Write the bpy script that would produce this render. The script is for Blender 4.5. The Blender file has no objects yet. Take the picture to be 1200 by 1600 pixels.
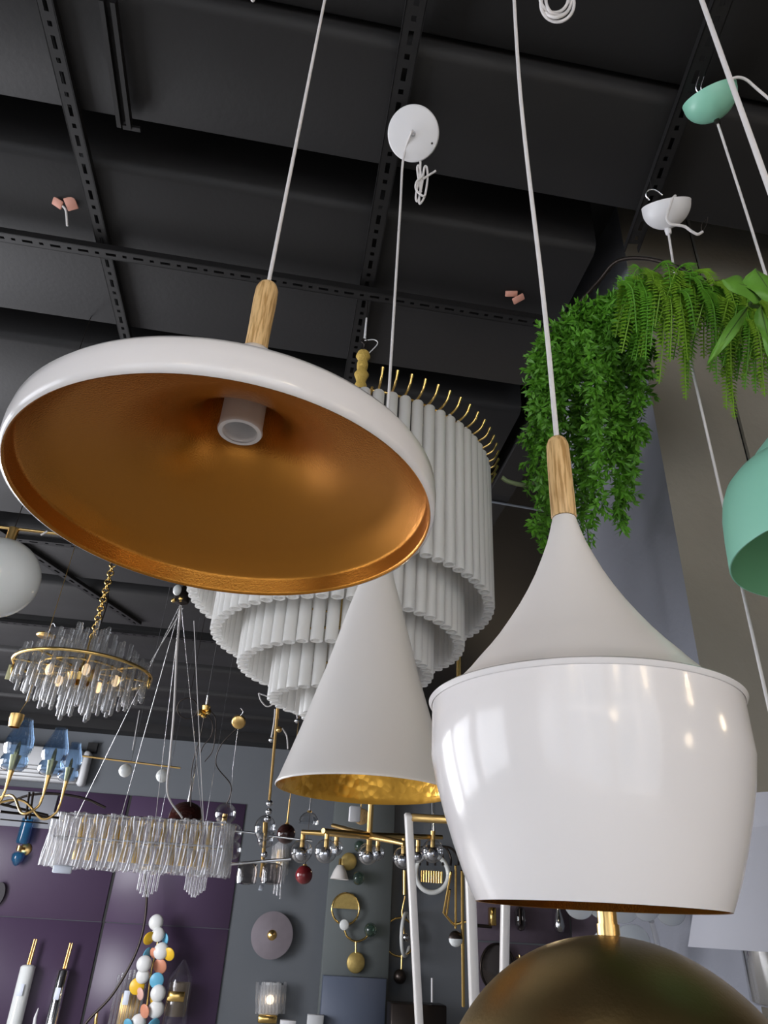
import bpy, math, random
from mathutils import Vector, Matrix
random.seed(7)
PI = math.pi
SC = bpy.context.scene
COL = SC.collection

# ------------------------------------------------------------------ camera
F = 1100.0
_up = Vector((111.0, 1877.0, -F)).normalized()            # zenith seen by the camera
_yv = Vector((395-600.0, -(1430-800.0), -F)); _yv = (_yv-_up*_yv.dot(_up)).normalized()
_xv = _yv.cross(_up)
CM = Matrix((_xv, _yv, _up))                              # world = CM @ camera
cam_d = bpy.data.cameras.new('camera'); cam = bpy.data.objects.new('camera', cam_d); COL.objects.link(cam)
cam.matrix_world = CM.to_4x4()
cam_d.sensor_fit = 'VERTICAL'; cam_d.sensor_height = 36.0; cam_d.lens = 36.0*F/1600.0
cam_d.clip_start = 0.02; cam_d.clip_end = 60
SC.camera = cam
FLOOR = -1.6; CEIL = 2.0; BACK = 10.0                      # heights relative to the eye

# ------------------------------------------------------------------ view + world + daylight
SC.view_settings.view_transform = 'Standard'; SC.view_settings.look = 'None'
SC.view_settings.gamma = 1; SC.view_settings.use_curve_mapping = False
SC.view_settings.exposure = 0.52
w = bpy.data.worlds.new('sky'); SC.world = w; w.use_nodes = True
w.node_tree.nodes['Background'].inputs[0].default_value = (0.75, 0.86, 1.0, 1)
w.node_tree.nodes['Background'].inputs[1].default_value = 1.2

def area(name, loc, rot, sx, sy, power, col):
    l = bpy.data.lights.new(name, 'AREA'); l.shape = 'RECTANGLE'; l.size = sx; l.size_y = sy
    l.energy = power; l.color = col
    o = bpy.data.objects.new(name, l); o.location = loc; o.rotation_euler = rot; COL.objects.link(o)
    return o
WIN_FRONT = [(-3.55, 2.1), (-1.25, 2.1), (1.05, 2.1)]         # x centre, width; panes of the shop front behind the viewer
for i, (x, wd_) in enumerate(WIN_FRONT):
    area('daylight_front', (x, -3.08, 0.1), (PI/2, 0, PI), wd_-.1, 3.2, (125, 120, 112)[i], (1.0, 0.925, 0.885))
WIN_SIDE = [(0.6, 2.2), (3.4, 2.2), (6.4, 2.4)]
for i, (y, wd_) in enumerate(WIN_SIDE):
    area('daylight_side', (-4.58, y, 0.1), (0, PI/2*-1, 0), 2.2, wd_-.1, (26, 44, 210)[i], (0.95, 0.95, 1.0))
for (x, y, z, p) in ((2.5, -1.2, 0.9, 22), (2.9, 0.0, 0.6, 18), (1.2, -2.0, 1.0, 14), (0.3, -2.3, 1.1, 10), (0.55, -0.9, 0.75, 5), (-0.9, -1.6, 1.0, 8), (2.4, 7.4, 1.3, 40), (0.1, -1.7, .35, 6), (1.7, -.9, 0.1, 8)):  # warm fill lights added out of view for highlights and cream tones
    l = bpy.data.lights.new('warm_fill_light', 'POINT'); l.energy = p*1.5; l.color = (1.0, 0.78, 0.52); l.shadow_soft_size = 0.07
    o = bpy.data.objects.new('warm_fill_light', l); o.location = (x, y, z); COL.objects.link(o)

# ------------------------------------------------------------------ pixel <-> place
def ray(px, py): return CM @ Vector(((px-600)/F, -(py-800)/F, -1.0))
def W(px, py, D): return ray(px, py)*D                     # D = depth along the optical axis
def atY(px, py, Y): d = ray(px, py); return d*(Y/d.y)
def atZ(px, py, Z): d = ray(px, py); return d*(Z/d.z)
def atX(px, py, X): d = ray(px, py); return d*(X/d.x)
def depth(P): return -(CM.transposed() @ Vector(P)).z
def pr(P):
    c = CM.transposed() @ Vector(P); return (600+F*c.x/-c.z, 800-F*c.y/-c.z)
def vz(P, py):                                             # height on the plumb line through P seen at row py
    lo, hi = -1.6, 3.5
    for _ in range(50):
        m = (lo+hi)/2
        if pr((P[0], P[1], m))[1] > py: lo = m
        else: hi = m
    return m
def rp(px, P): return px*depth(P)/F                        # pixels -> metres at P
def V(*a): return Vector(a)

# ------------------------------------------------------------------ mesh builder
class MB:
    def __init__(s): s.v = []; s.f = []; s.sm = []
    def add(s, vs, fs, smooth=True):
        o = len(s.v); s.v += [tuple(v) for v in vs]
        for f in fs: s.f.append(tuple(i+o for i in f)); s.sm.append(smooth)
        return s
    def box(s, c, d, R=None):
        hx, hy, hz = d[0]/2, d[1]/2, d[2]/2
        vs = [V(x, y, z) for x in (-hx, hx) for y in (-hy, hy) for z in (-hz, hz)]
        if R: vs = [R @ v for v in vs]
        vs = [v+Vector(c) for v in vs]
        return s.add(vs, [(0, 1, 3, 2), (4, 6, 7, 5), (0, 4, 5, 1), (2, 3, 7, 6), (0, 2, 6, 4), (1, 5, 7, 3)], False)
    def bbox(s, c, d, b=.004, R=None):                     # box with chamfered edges
        h = [k/2 for k in d]; vs = []; idx = {}
        for sx in (-1, 1):
            for sy in (-1, 1):
                for sz in (-1, 1):
                    for ax in range(3):
                        p = [sx*h[0], sy*h[1], sz*h[2]]
                        for k in range(3):
                            if k != ax: p[k] -= (sx, sy, sz)[k]*b
                        idx[(sx, sy, sz, ax)] = len(vs); vs.append(Vector(p))
        fs = []
        for ax in range(3):
            u, w_ = (ax+1) % 3, (ax+2) % 3
            for sg in (-1, 1):
                q = []
                for a_, b_ in ((-1, -1), (1, -1), (1, 1), (-1, 1)):
                    k = [0, 0, 0]; k[ax] = sg; k[u] = a_; k[w_] = b_; q.append(idx[(k[0], k[1], k[2], ax)])
                fs.append(q if sg > 0 else q[::-1])
                for s2 in (-1, 1):                         # edge faces between ax and u
                    e = []
                    for s3, ax2 in ((-1, ax), (1, ax), (1, u), (-1, u)):
                        k = [0, 0, 0]; k[ax] = sg; k[u] = s2; k[w_] = s3; e.append(idx[(k[0], k[1], k[2], ax2)])
                    fs.append(e if sg*s2 < 0 else e[::-1])
        for sx in (-1, 1):
            for sy in (-1, 1):
                for sz in (-1, 1):
                    t = [idx[(sx, sy, sz, a_)] for a_ in range(3)]
                    fs.append(t if sx*sy*sz > 0 else t[::-1])
        if R: vs = [R @ v for v in vs]
        return s.add([v+Vector(c) for v in vs], fs, False)
    def tube(s, path, r, seg=10, cap=True, smooth=True):
        P = [Vector(p) for p in path]; n = len(P); rs = r if isinstance(r, (list, tuple)) else [r]*n
        t = (P[1]-P[0]).normalized(); a = t.orthogonal().normalized(); vs = []; fs = []
        for i in range(n):
            t2 = (P[min(i+1, n-1)]-P[max(i-1, 0)]).normalized()
            a = (a-t2*a.dot(t2)).normalized(); b = t2.cross(a)
            for k in range(seg):
                an = 2*PI*k/seg; vs.append(P[i]+(a*math.cos(an)+b*math.sin(an))*rs[i])
        for i in range(n-1):
            for k in range(seg):
                k2 = (k+1) % seg; fs.append((i*seg+k, i*seg+k2, (i+1)*seg+k2, (i+1)*seg+k))
        s.add(vs, fs, smooth)
        if cap: s.add(vs[:seg], [tuple(range(seg))[::-1]], False); s.add(vs[-seg:], [tuple(range(seg))], False)
        return s
    def lathe(s, prof, c=(0, 0, 0), seg=64, R=None, smooth=True, sx=1, sy=1):   # prof: (radius, height)
        vs = []; fs = []; n = len(prof)
        for (r, z) in prof:
            for k in range(seg):
                a = 2*PI*k/seg; vs.append(V(r*math.cos(a)*sx, r*math.sin(a)*sy, z))
        for i in range(n-1):
            for k in range(seg):
                k2 = (k+1) % seg; fs.append((i*seg+k, i*seg+k2, (i+1)*seg+k2, (i+1)*seg+k))
        if R: vs = [R @ v for v in vs]
        return s.add([v+Vector(c) for v in vs], fs, smooth)
    def ball(s, c, r, seg=24, rings=14, sc=(1, 1, 1)):
        pr_ = [(max(1e-5, r*math.sin(PI*i/rings)), -r*math.cos(PI*i/rings)) for i in range(rings+1)]
        vs0 = len(s.v); s.lathe(pr_, (0, 0, 0), seg)
        for i in range(vs0, len(s.v)):
            x, y, z = s.v[i]; s.v[i] = (x*sc[0]+c[0], y*sc[1]+c[1], z*sc[2]+c[2])
        return s
    def torus(s, c, R_, r, M=None, n=48, seg=8, a0=0, a1=2*PI):
        closed = abs(a1-a0-2*PI) < 1e-6
        pts = []
        for i in range(n+1):
            a = a0+(a1-a0)*i/n; p = V(R_*math.cos(a), R_*math.sin(a), 0)
            if M: p = M @ p
            pts.append(p+Vector(c))
        return s.tube(pts, r, seg, cap=not closed)
    def disc(s, c, r, t, M=None, seg=36, bev=.15):         # solid disc, axis local z
        b = min(t*.45, r*bev)
        return s.lathe([(1e-5, -t/2), (r-b, -t/2), (r, -t/2+b), (r, t/2-b), (r-b, t/2), (1e-5, t/2)], c, seg, M, False)
def obj(name, mb, m, parent=None, loc=None):
    o0 = Vector(parent['_p']) if parent is not None else (Vector(loc) if loc is not None else V(0, 0, 0))
    me = bpy.data.meshes.new(name); me.from_pydata([tuple(Vector(v)-o0) for v in mb.v], [], mb.f)
    me.polygons.foreach_set('use_smooth', mb.sm); me.materials.append(m); me.update(); me.set_sharp_from_angle(angle=math.radians(61))
    o = bpy.data.objects.new(name, me); COL.objects.link(o)
    if parent is not None:
        o.parent = parent; o['_p'] = tuple(o0)
    else: o.location = o0; o['_p'] = tuple(o0)
    return o
def sharp(o, ang=40):
    try: o.data.set_sharp_from_angle(angle=math.radians(ang))
    except Exception: pass
    return o
def thing(name, label, cat, loc, group=None):
    o = bpy.data.objects.new(name, None); COL.objects.link(o); o.location = loc; o.empty_display_size = .05
    o['_p'] = tuple(loc); o['label'] = label; o['category'] = cat
    if group: o['group'] = group
    return o
def tag(o, label, cat, group=None):
    o['label'] = label; o['category'] = cat
    if group: o['group'] = group
    return o
def struct(name, mb, m, parent=None):
    o = obj(name, mb, m, parent)
    if parent is None: o['kind'] = 'structure'
    return o
def dup(ch, parent, off):                                  # copy of a part placed again under the same thing
    c = ch.copy(); COL.objects.link(c); c.parent = parent; c.location = Vector(ch.location)+Vector(off)
    return c
def bez(pts, n=24):                                        # smooth curve through points
    P = [Vector(p) for p in pts]; P = [P[0]*2-P[1]]+P+[P[-1]*2-P[-2]]; out = []
    k = len(P)-3
    for i in range(k):
        a, b, c, d = P[i:i+4]
        for j in range(n//k+1):
            t = j/(n//k+1)
            out.append(.5*((2*b)+(c-a)*t+(2*a-5*b+4*c-d)*t*t+(3*b-a-3*c+d)*t**3))
    out.append(P[-2]); return out

# ------------------------------------------------------------------ materials
def mat(name, col, rough=.5, metal=0, coat=0, bump=0, bscale=40, var=0, vscale=6, trans=0, ior=1.45, alpha=1, sss=0, emit=None, es=0, spec=.5):
    m = bpy.data.materials.new(name); m.use_nodes = True; nt = m.node_tree; p = nt.nodes['Principled BSDF']
    p.inputs['Base Color'].default_value = (*col, 1); p.inputs['Roughness'].default_value = rough
    p.inputs['Metallic'].default_value = metal; p.inputs['Coat Weight'].default_value = coat; p.inputs['Coat Roughness'].default_value = .04
    p.inputs['Transmission Weight'].default_value = trans; p.inputs['IOR'].default_value = ior; p.inputs['Alpha'].default_value = alpha
    p.inputs['Specular IOR Level'].default_value = spec
    if emit: p.inputs['Emission Color'].default_value = (*emit, 1); p.inputs['Emission Strength'].default_value = es
    tc = nt.nodes.new('ShaderNodeTexCoord')
    if var:
        nz = nt.nodes.new('ShaderNodeTexNoise'); nz.inputs['Scale'].default_value = vscale; nz.inputs['Detail'].default_value = 5
        rm = nt.nodes.new('ShaderNodeMapRange'); rm.inputs['To Min'].default_value = 1-var; rm.inputs['To Max'].default_value = 1+var
        mx = nt.nodes.new('ShaderNodeVectorMath'); mx.operation = 'SCALE'; mx.inputs[0].default_value = col
        nt.links.new(tc.outputs['Object'], nz.inputs['Vector']); nt.links.new(nz.outputs['Fac'], rm.inputs['Value'])
        nt.links.new(rm.outputs[0], mx.inputs['Scale']); nt.links.new(mx.outputs[0], p.inputs['Base Color'])
    if bump:
        nz = nt.nodes.new('ShaderNodeTexNoise'); nz.inputs['Scale'].default_value = bscale; nz.inputs['Detail'].default_value = 4
        bp = nt.nodes.new('ShaderNodeBump'); bp.inputs['Strength'].default_value = bump; bp.inputs['Distance'].default_value = .004
        nt.links.new(tc.outputs['Object'], nz.inputs['Vector']); nt.links.new(nz.outputs['Fac'], bp.inputs['Height']); nt.links.new(bp.outputs[0], p.inputs['Normal'])
    return m
def thin_glass(name, tint, refl=.25, rough=.02, body=0.0, bodycol=(1, 1, 1)):
    m = bpy.data.materials.new(name); m.use_nodes = True; nt = m.node_tree; nt.nodes.remove(nt.nodes['Principled BSDF'])
    out = [n for n in nt.nodes if n.type == 'OUTPUT_MATERIAL'][0]
    tr = nt.nodes.new('ShaderNodeBsdfTransparent'); tr.inputs[0].default_value = (*tint, 1)
    gl = nt.nodes.new('ShaderNodeBsdfGlossy'); gl.inputs['Roughness'].default_value = rough
    lw = nt.nodes.new('ShaderNodeLayerWeight'); lw.inputs['Blend'].default_value = refl
    mx = nt.nodes.new('ShaderNodeMixShader')
    df = nt.nodes.new('ShaderNodeBsdfTranslucent'); df.inputs[0].default_value = (*bodycol, 1)
    d2 = nt.nodes.new('ShaderNodeBsdfDiffuse'); d2.inputs[0].default_value = (*bodycol, 1)
    m0 = nt.nodes.new('ShaderNodeMixShader'); m0.inputs[0].default_value = .5
    m1 = nt.nodes.new('ShaderNodeMixShader'); m1.inputs[0].default_value = body
    nt.links.new(df.outputs[0], m0.inputs[1]); nt.links.new(d2.outputs[0], m0.inputs[2])
    nt.links.new(tr.outputs[0], m1.inputs[1]); nt.links.new(m0.outputs[0], m1.inputs[2])
    nt.links.new(lw.outputs['Facing'], mx.inputs[0]); nt.links.new(m1.outputs[0], mx.inputs[1]); nt.links.new(gl.outputs[0], mx.inputs[2])
    nt.links.new(mx.outputs[0], out.inputs[0])
    return m
def wood_mat():
    m = mat('oak_wood', (.62, .36, .14), .42, spec=.4); nt = m.node_tree; p = nt.nodes['Principled BSDF']
    tc = nt.nodes.new('ShaderNodeTexCoord'); mp = nt.nodes.new('ShaderNodeMapping'); mp.inputs['Scale'].default_value = (420, 420, 30)
    nz = nt.nodes.new('ShaderNodeTexNoise'); nz.inputs['Scale'].default_value = 1.0; nz.inputs['Detail'].default_value = 4
    cr = nt.nodes.new('ShaderNodeValToRGB'); e = cr.color_ramp.elements
    e[0].position = .38; e[0].color = (.44, .25, .09, 1); e[1].position = .54; e[1].color = (.74, .49, .23, 1)
    nt.links.new(tc.outputs['Object'], mp.inputs[0]); nt.links.new(mp.outputs[0], nz.inputs['Vector'])
    nt.links.new(nz.outputs['Fac'], cr.inputs[0]); nt.links.new(cr.outputs[0], p.inputs['Base Color'])
    return m
def hammered(name, col):
    m = mat(name, col, .26, .9); nt = m.node_tree; p = nt.nodes['Principled BSDF']
    tc = nt.nodes.new('ShaderNodeTexCoord'); vo = nt.nodes.new('ShaderNodeTexVoronoi'); vo.inputs['Scale'].default_value = 75
    bp = nt.nodes.new('ShaderNodeBump'); bp.inputs['Strength'].default_value = .35; bp.inputs['Distance'].default_value = .003
    nt.links.new(tc.outputs['Object'], vo.inputs['Vector']); nt.links.new(vo.outputs['Distance'], bp.inputs['Height']); nt.links.new(bp.outputs[0], p.inputs['Normal'])
    return m
M_ = {}
M_['black'] = mat('black_ceiling_paint', (.0100, .0092, .0094), .62, bump=.15, bscale=55, var=.25, vscale=3)
M_['blacksteel'] = mat('black_painted_steel', (.0105, .0098, .0100), .5, spec=.4)
M_['gwall'] = mat('grey_wall_paint', (.125, .135, .148), .8, var=.06, vscale=1.5, bump=.15)
M_['gwall2'] = mat('grey_green_wall_paint', (.125, .14, .14), .8, var=.06, vscale=2)
M_['purple'] = mat('purple_panel', (.070, .043, .085), .38, var=.08, vscale=2)
M_['purple2'] = mat('mauve_textured_panel', (.10, .075, .10), .7, var=.2, vscale=12)
M_['pillarfront'] = mat('taupe_plaster', (.27, .25, .21), .85, bump=.35, bscale=45, var=.12, vscale=5)
M_['pillarside'] = mat('shadowed_plaster', (.20, .205, .235), .85, bump=.3, bscale=45, var=.08, vscale=4)  # shadow on the flank put into its colour, darker and bluer than the front
M_['floor'] = mat('pale_floor_tile', (.48, .46, .43), .35, var=.05)
M_['white'] = mat('white_gloss_enamel', (.80, .765, .75), .16, coat=.25, spec=.45)
M_['whitesat'] = mat('white_satin_enamel', (.80, .76, .725), .33, coat=.1)
M_['wplastic'] = mat('white_plastic', (.78, .77, .78), .4)
M_['cord'] = mat('white_cord', (.72, .69, .68), .5)
M_['gold_in'] = mat('satin_gold_lining', (.49, .20, .028), .25, .8, bump=.12, bscale=600)
M_['gold_ham'] = hammered('hammered_gold_lining', (.85, .46, .07))
M_['wood'] = wood_mat()
M_['brass'] = mat('brushed_brass', (.78, .52, .20), .28, 1)
M_['gold'] = mat('polished_gold', (.85, .58, .20), .2, 1)
M_['chrome'] = mat('chrome', (.75, .75, .77), .12, 1)
M_['dark'] = mat('dark_bronze_metal', (.05, .04, .035), .35, .8)
M_['frost'] = thin_glass('frosted_glass_tube', (.95, .95, .95), .06, .25, .94, (.95, .94, .92))
M_['matte_brown'] = mat('matte_dark_shade', (.03, .025, .03), .6)
M_['opal'] = mat('opal_glass', (.78, .80, .78), .12, coat=.3)
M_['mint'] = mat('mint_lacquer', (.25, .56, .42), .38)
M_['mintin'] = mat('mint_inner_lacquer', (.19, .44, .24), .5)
M_['crystal'] = thin_glass('clear_crystal', (.84, .845, .85), .34, .03, .10, (.85, .84, .82))
M_['wavy'] = thin_glass('wavy_clear_glass', (.92, .92, .92), .34, .05, .17, (.88, .88, .9))
M_['globe'] = thin_glass('clear_globe_glass', (.84, .85, .87), .32, .01)
M_['smoke'] = thin_glass('smoked_globe_glass', (.52, .49, .48), .35, .01)
M_['blueglass'] = thin_glass('blue_glass', (.50, .63, .78), .3, .01, .05, (.3, .5, .8))
M_['teal'] = thin_glass('deep_blue_glass', (.12, .38, .62), .3, .02, .35, (.1, .4, .7))
M_['greenglass'] = thin_glass('green_glass', (.40, .52, .44), .3, .01, .2, (.2, .3, .25))
M_['brown'] = mat('brown_glass', (.035, .010, .008), .08, coat=.5)
M_['red'] = mat('red_ribbed_glass', (.16, .015, .018), .12, coat=.5)
M_['leaf'] = mat('bright_foliage', (.10, .29, .02), .5, var=.45, vscale=14)
M_['leaf2'] = mat('yellow_green_fern', (.17, .34, .022), .5, var=.4, vscale=12)
M_['leaf3'] = mat('broad_leaf_green', (.13, .32, .04), .38, var=.25, vscale=25)
M_['stem'] = mat('plant_stem', (.05, .10, .02), .7)
M_['bronze'] = mat('brushed_bronze', (.40, .29, .13), .36, 1, bump=.08, bscale=250)
M_['terminal'] = mat('orange_connector', (.68, .33, .25), .5)
M_['shade'] = mat('pale_grey_shade', (.40, .40, .44), .6)
M_['tagw'] = mat('paper_tag', (.75, .80, .9), .6)
M_['tagb'] = mat('tag_ink', (.05, .08, .2), .6)
M_['taupe'] = mat('mauve_metal_disc', (.25, .215, .235), .38, .5, var=.1, vscale=10)
M_['goldleaf'] = mat('gold_leaf_disc', (.52, .38, .13), .45, .6, bump=.4, bscale=60, var=.25, vscale=25)
M_['acw'] = mat('air_conditioner_plastic', (.62, .63, .64), .4)
M_['slate'] = mat('slate_blue_board', (.105, .125, .175), .45)
M_['acgrey'] = mat('grey_slat', (.25, .25, .25), .5)
for k, c in dict(d_white=(.78, .78, .76), d_yel=(.85, .52, .03), d_blue=(.13, .42, .60), d_cor=(.68, .28, .17), d_pink=(.75, .45, .38)).items():
    M_[k] = mat(k.replace('d_', 'painted_disc_'), c, .35)

# ------------------------------------------------------------------ room shell
XL, XR, YF = -4.7, 5.6, -3.2
TOP = 2.42
struct('floor', MB().box(((XL+XR)/2, (YF+BACK)/2, FLOOR-.05), (XR-XL+.4, BACK-YF+.4, .1)), M_['floor'])
struct('ceiling', MB().box(((XL+XR)/2, (YF+BACK)/2, TOP+.05), (XR-XL+.4, BACK-YF+.4, .1)), M_['black'])
struct('wall_back', MB().box(((XL+XR)/2, BACK+.06, (FLOOR+TOP)/2), (XR-XL+.4, .12, TOP-FLOOR)), M_['gwall'])
struct('wall_right', MB().box((XR+.06, (YF+BACK)/2, (FLOOR+TOP)/2), (.12, BACK-YF, TOP-FLOOR)), M_['gwall'])
def wall_open(name, fixed, spans, zlo, zhi, axis, lo, hi, m):   # wall with window openings
    mb = MB(); cur = lo
    def seg(a, b, z0, z1):
        if axis == 'x': mb.box(((a+b)/2, fixed, (z0+z1)/2), (b-a, .12, z1-z0))
        else: mb.box((fixed, (a+b)/2, (z0+z1)/2), (.12, b-a, z1-z0))
    for c, w_ in spans:
        seg(cur, c-w_/2, FLOOR, TOP); seg(c-w_/2, c+w_/2, FLOOR, zlo); seg(c-w_/2, c+w_/2, zhi, TOP); cur = c+w_/2
    seg(cur, hi, FLOOR, TOP); struct(name, mb, m)
wall_open('wall_front', YF-.06, WIN_FRONT, -1.52, 1.72, 'x', XL, XR, M_['gwall'])
wall_open('wall_left', XL-.06, WIN_SIDE, -1.1, 1.2, 'y', YF, BACK, M_['gwall'])
k = 1
for c, w_ in WIN_FRONT:
    mb = MB()
    for x in (c-w_/2+.03, c, c+w_/2-.03): mb.box((x, YF+.0, .1), (.05, .08, 3.24))
    for z in (-1.50, .75, 1.70): mb.box((c, YF+.0, z), (w_, .07, .05))
    struct('window_%d' % k, mb, M_['wplastic']); k += 1
for c, w_ in WIN_SIDE:
    mb = MB()
    for y in (c-w_/2+.03, c, c+w_/2-.03): mb.box((XL, y, .05), (.08, .05, 2.3))
    for z in (-1.07, 1.17): mb.box((XL, c, z), (.07, w_, .05))
    struct('window_%d' % k, mb, M_['wplastic']); k += 1

# dropped black slabs across the ceiling, ending before the pillar
def slab(n, y0, y1, x0, x1, zb=CEIL, zt=TOP, b=.03):
    prof = [(y0, zt), (y0, zb+b), (y0+b*.4, zb+b*.35), (y0+b, zb), (y1-.004, zb), (y1, zb+.004), (y1, zt)]
    vs = [V(x, y, z) for x in (x0, x1) for (y, z) in prof]; m = len(prof)
    fs = [(i, i+m, i+1+m, i+1) for i in range(m-1)]
    mb = MB().add(vs, fs, False).add(vs, [tuple(range(m)), tuple(range(m, 2*m))[::-1]], False)
    struct('trim_%d' % n, mb, M_['black'])
slab(1, .30, .955, XL, XR, CEIL+.04); slab(2, .97, 1.32, XL, XR)
slab(3, 1.48, 2.20, XL, .865); tn = 4
y = 2.36
while y < BACK-.7:
    slab(tn, y, y+.70, XL, .9); tn += 1; y += .88
# header at the far wall and beams to the right of the pillar run
struct('trim_%d' % tn, MB().box(((XL+XR)/2, BACK-.16, 2.2), (XR-XL, .3, .44)), M_['black']); tn += 1
struct('trim_%d' % tn, MB().box((1.02, 6.1, 2.21), (.12, 7.3, .42)), M_['black']); tn += 1

# pillar with taupe front; flank colour carries its blue-grey shadow
PX = 1.036; PY = 1.588
far = atX(931, 1400, PX)
PD = min(far.y, 8)
SEAM = atY(1185, 790, PY).x
mb = MB().add([(PX, PY, FLOOR), (SEAM, PY, FLOOR), (SEAM, PY, TOP), (PX, PY, TOP)], [(0, 1, 2, 3)], False)
struct('wall_pillar_front', mb, M_['pillarfront'])
mb = MB().add([(PX, PY, FLOOR), (PX, PY, TOP), (PX, PD, TOP), (PX, PD, FLOOR), (SEAM+1.2, PD, TOP), (SEAM+1.2, PD, FLOOR)], [(0, 1, 2, 3), (3, 2, 4, 5)], False)
struct('wall_pillar_side', mb, M_['pillarside'])
mb = MB().add([(SEAM+.004, PY, FLOOR), (SEAM+.004, PY, TOP), (SEAM+.004, PY-.012, TOP), (SEAM+.004, PY-.012, FLOOR), (SEAM+1.2, PY-.012, TOP), (SEAM+1.2, PY-.012, FLOOR), (SEAM+1.2, PD, TOP), (SEAM+1.2, PD, FLOOR)], [(0, 1, 2, 3), (3, 2, 4, 5), (5, 4, 6, 7)], False)
struct('wall_pillar_wing', mb, M_['pillarfront'])

# back-wall dressing
def B(px, py, off=0.0): return atY(px, py, BACK-off)
def wall_panel(n, x0, x1, z0, z1, m, t=.02):
    struct('trim_%d' % n, MB().bbox(((x0+x1)/2, BACK-t/2, (z0+z1)/2), (x1-x0, t, z1-z0), .003), m)
zt_ = B(200, 1243).z; zs_ = B(165, 1441).z
xs_ = B(205, 1243).x; xr_ = B(385, 1262).x; xr_ = (xr_+B(338, 1580).x)/2
wall_panel(tn, XL+.05, xs_-.018, zs_+.004, zt_, M_['purple']); tn += 1
wall_panel(tn, xs_+.018, xr_, zs_+.004, zt_, M_['purple']); tn += 1
wall_panel(tn, XL+.05, xs_-.012, FLOOR, zs_-.004, M_['purple']); tn += 1
wall_panel(tn, xs_+.018, xr_, FLOOR, zs_-.004, M_['purple']); tn += 1
struct('trim_%d' % tn, MB().box((xs_, BACK-.004, (FLOOR+zt_)/2), (.05, .008, zt_-FLOOR)), M_['black']); tn += 1
xp0 = B(742, 1470).x; xp1 = B(893, 1478).x; zp = B(810, 1474).z
wall_panel(tn, xp0, xp1-.012, zp+.01, .9, M_['purple2']); tn += 1
wall_panel(tn, xp0, xp1-.012, FLOOR, zp-.01, M_['purple2']); tn += 1
wall_panel(tn, xp1+.012, xp1+1.4, zp+.01, .9, M_['purple2']); tn += 1
wall_panel(tn, xp1+.012, xp1+1.4, FLOOR, zp-.01, M_['purple2']); tn += 1
xa, xb = B(506, 1450).x, B(606, 1450).x
struct('trim_%d' % tn, MB().bbox(((xa+xb)/2, BACK-.09, (FLOOR+1.75)/2), (xb-xa, .18, 1.75-FLOOR), .006), M_['gwall2']); tn += 1

# ------------------------------------------------------------------ slotted steel channels
def channel(p0, p1, wdt, label, down=.025, slot=.034, pitch=.046):
    p0 = Vector(p0); p1 = Vector(p1); L = (p1-p0).length; d = (p1-p0).normalized(); s = d.cross(V(0, 0, 1)).normalized(); up = s.cross(d)
    n = int(L/pitch); mb = MB(); hw = wdt/2; sw = wdt*.14
    for i in range(n):                                     # perforated web: ladder of quads around each slot
        a = i*pitch; sl = slot if i % 2 == 0 else slot*.4
        g0, g1 = a+(pitch-sl)/2, a+(pitch+sl)/2
        def q(u0, u1, v0, v1, z=0): 
            mb.add([p0+d*u0+s*v0+up*z, p0+d*u1+s*v0+up*z, p0+d*u1+s*v1+up*z, p0+d*u0+s*v1+up*z], [(0, 1, 2, 3)], False)
        q(a, g0, -hw, hw); q(g1, a+pitch, -hw, hw); q(g0, g1, -hw, -sw); q(g0, g1, sw, hw)
        for v in (-sw, sw): mb.add([p0+d*g0+s*v, p0+d*g1+s*v, p0+d*g1+s*v+up*.006, p0+d*g0+s*v+up*.006], [(0, 1, 2, 3)], False)
    for sg in (-1, 1):                                     # flanges with a small return lip
        mb.box(p0+d*(L/2)+s*(sg*hw)+up*(down/2), (1, 1, 1), Matrix((d*L, s*.003, up*down)).transposed())
    o = obj('slotted_channel', mb, M_['blacksteel'], loc=p0)
    return tag(o, label, 'steel channel')
ZC = CEIL-.028
channel((-.815, .55, ZC), (-.79, 2.35, ZC), .04, 'black slotted steel channel running lengthwise above the wide gold-lined pendant')
channel((.118, .55, ZC), (.125, 2.5, ZC), .05, 'black slotted steel channel running lengthwise behind the round white ceiling plate')
channel((.83, .6, ZC), (.97, 1.45, ZC), .045, 'black slotted steel channel running lengthwise behind the mint green ceiling cup')
channel((-1.8, 1.79, ZC-.032), (.80, 1.79, ZC-.032), .04, 'black slotted steel channel running crosswise between the orange cable connectors')
channel((-2.3, 3.2, ZC), (-1.2, 5.6, ZC), .06, 'far black slotted channel behind the small crystal rod chandelier', pitch=.08, slot=.05)
channel((-3.3, 4.3, ZC), (.8, 4.2, ZC), .05, 'far black slotted channel crossing behind the hanging wires', pitch=.08, slot=.05)
channel((-3.3, 5.9, ZC), (.8, 5.8, ZC), .05, 'farthest black slotted channel crossing the ceiling near the grey wall', pitch=.08, slot=.05)
# short rail piece at upper left
a_, b_ = atZ(168, 0, CEIL-.03), atZ(195, 198, CEIL-.03)
mb = MB()
for off in (-.014, .014): mb.box((a_+b_)/2+V(off, 0, 0), (.012, (b_-a_).length, .02), Matrix.Rotation(-math.atan2((b_-a_).x, (b_-a_).y), 3, 'Z'))
mb.box((a_+b_)/2+V(0, 0, .014), (.04, (b_-a_).length, .006), Matrix.Rotation(-math.atan2((b_-a_).x, (b_-a_).y), 3, 'Z'))
mb.box(b_+V(.02, .0, 0), (.05, .012, .01))
tag(obj('mounting_rail', mb, M_['blacksteel'], loc=a_), 'short black double mounting rail with a bolt at its end, upper left', 'rail')

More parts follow.
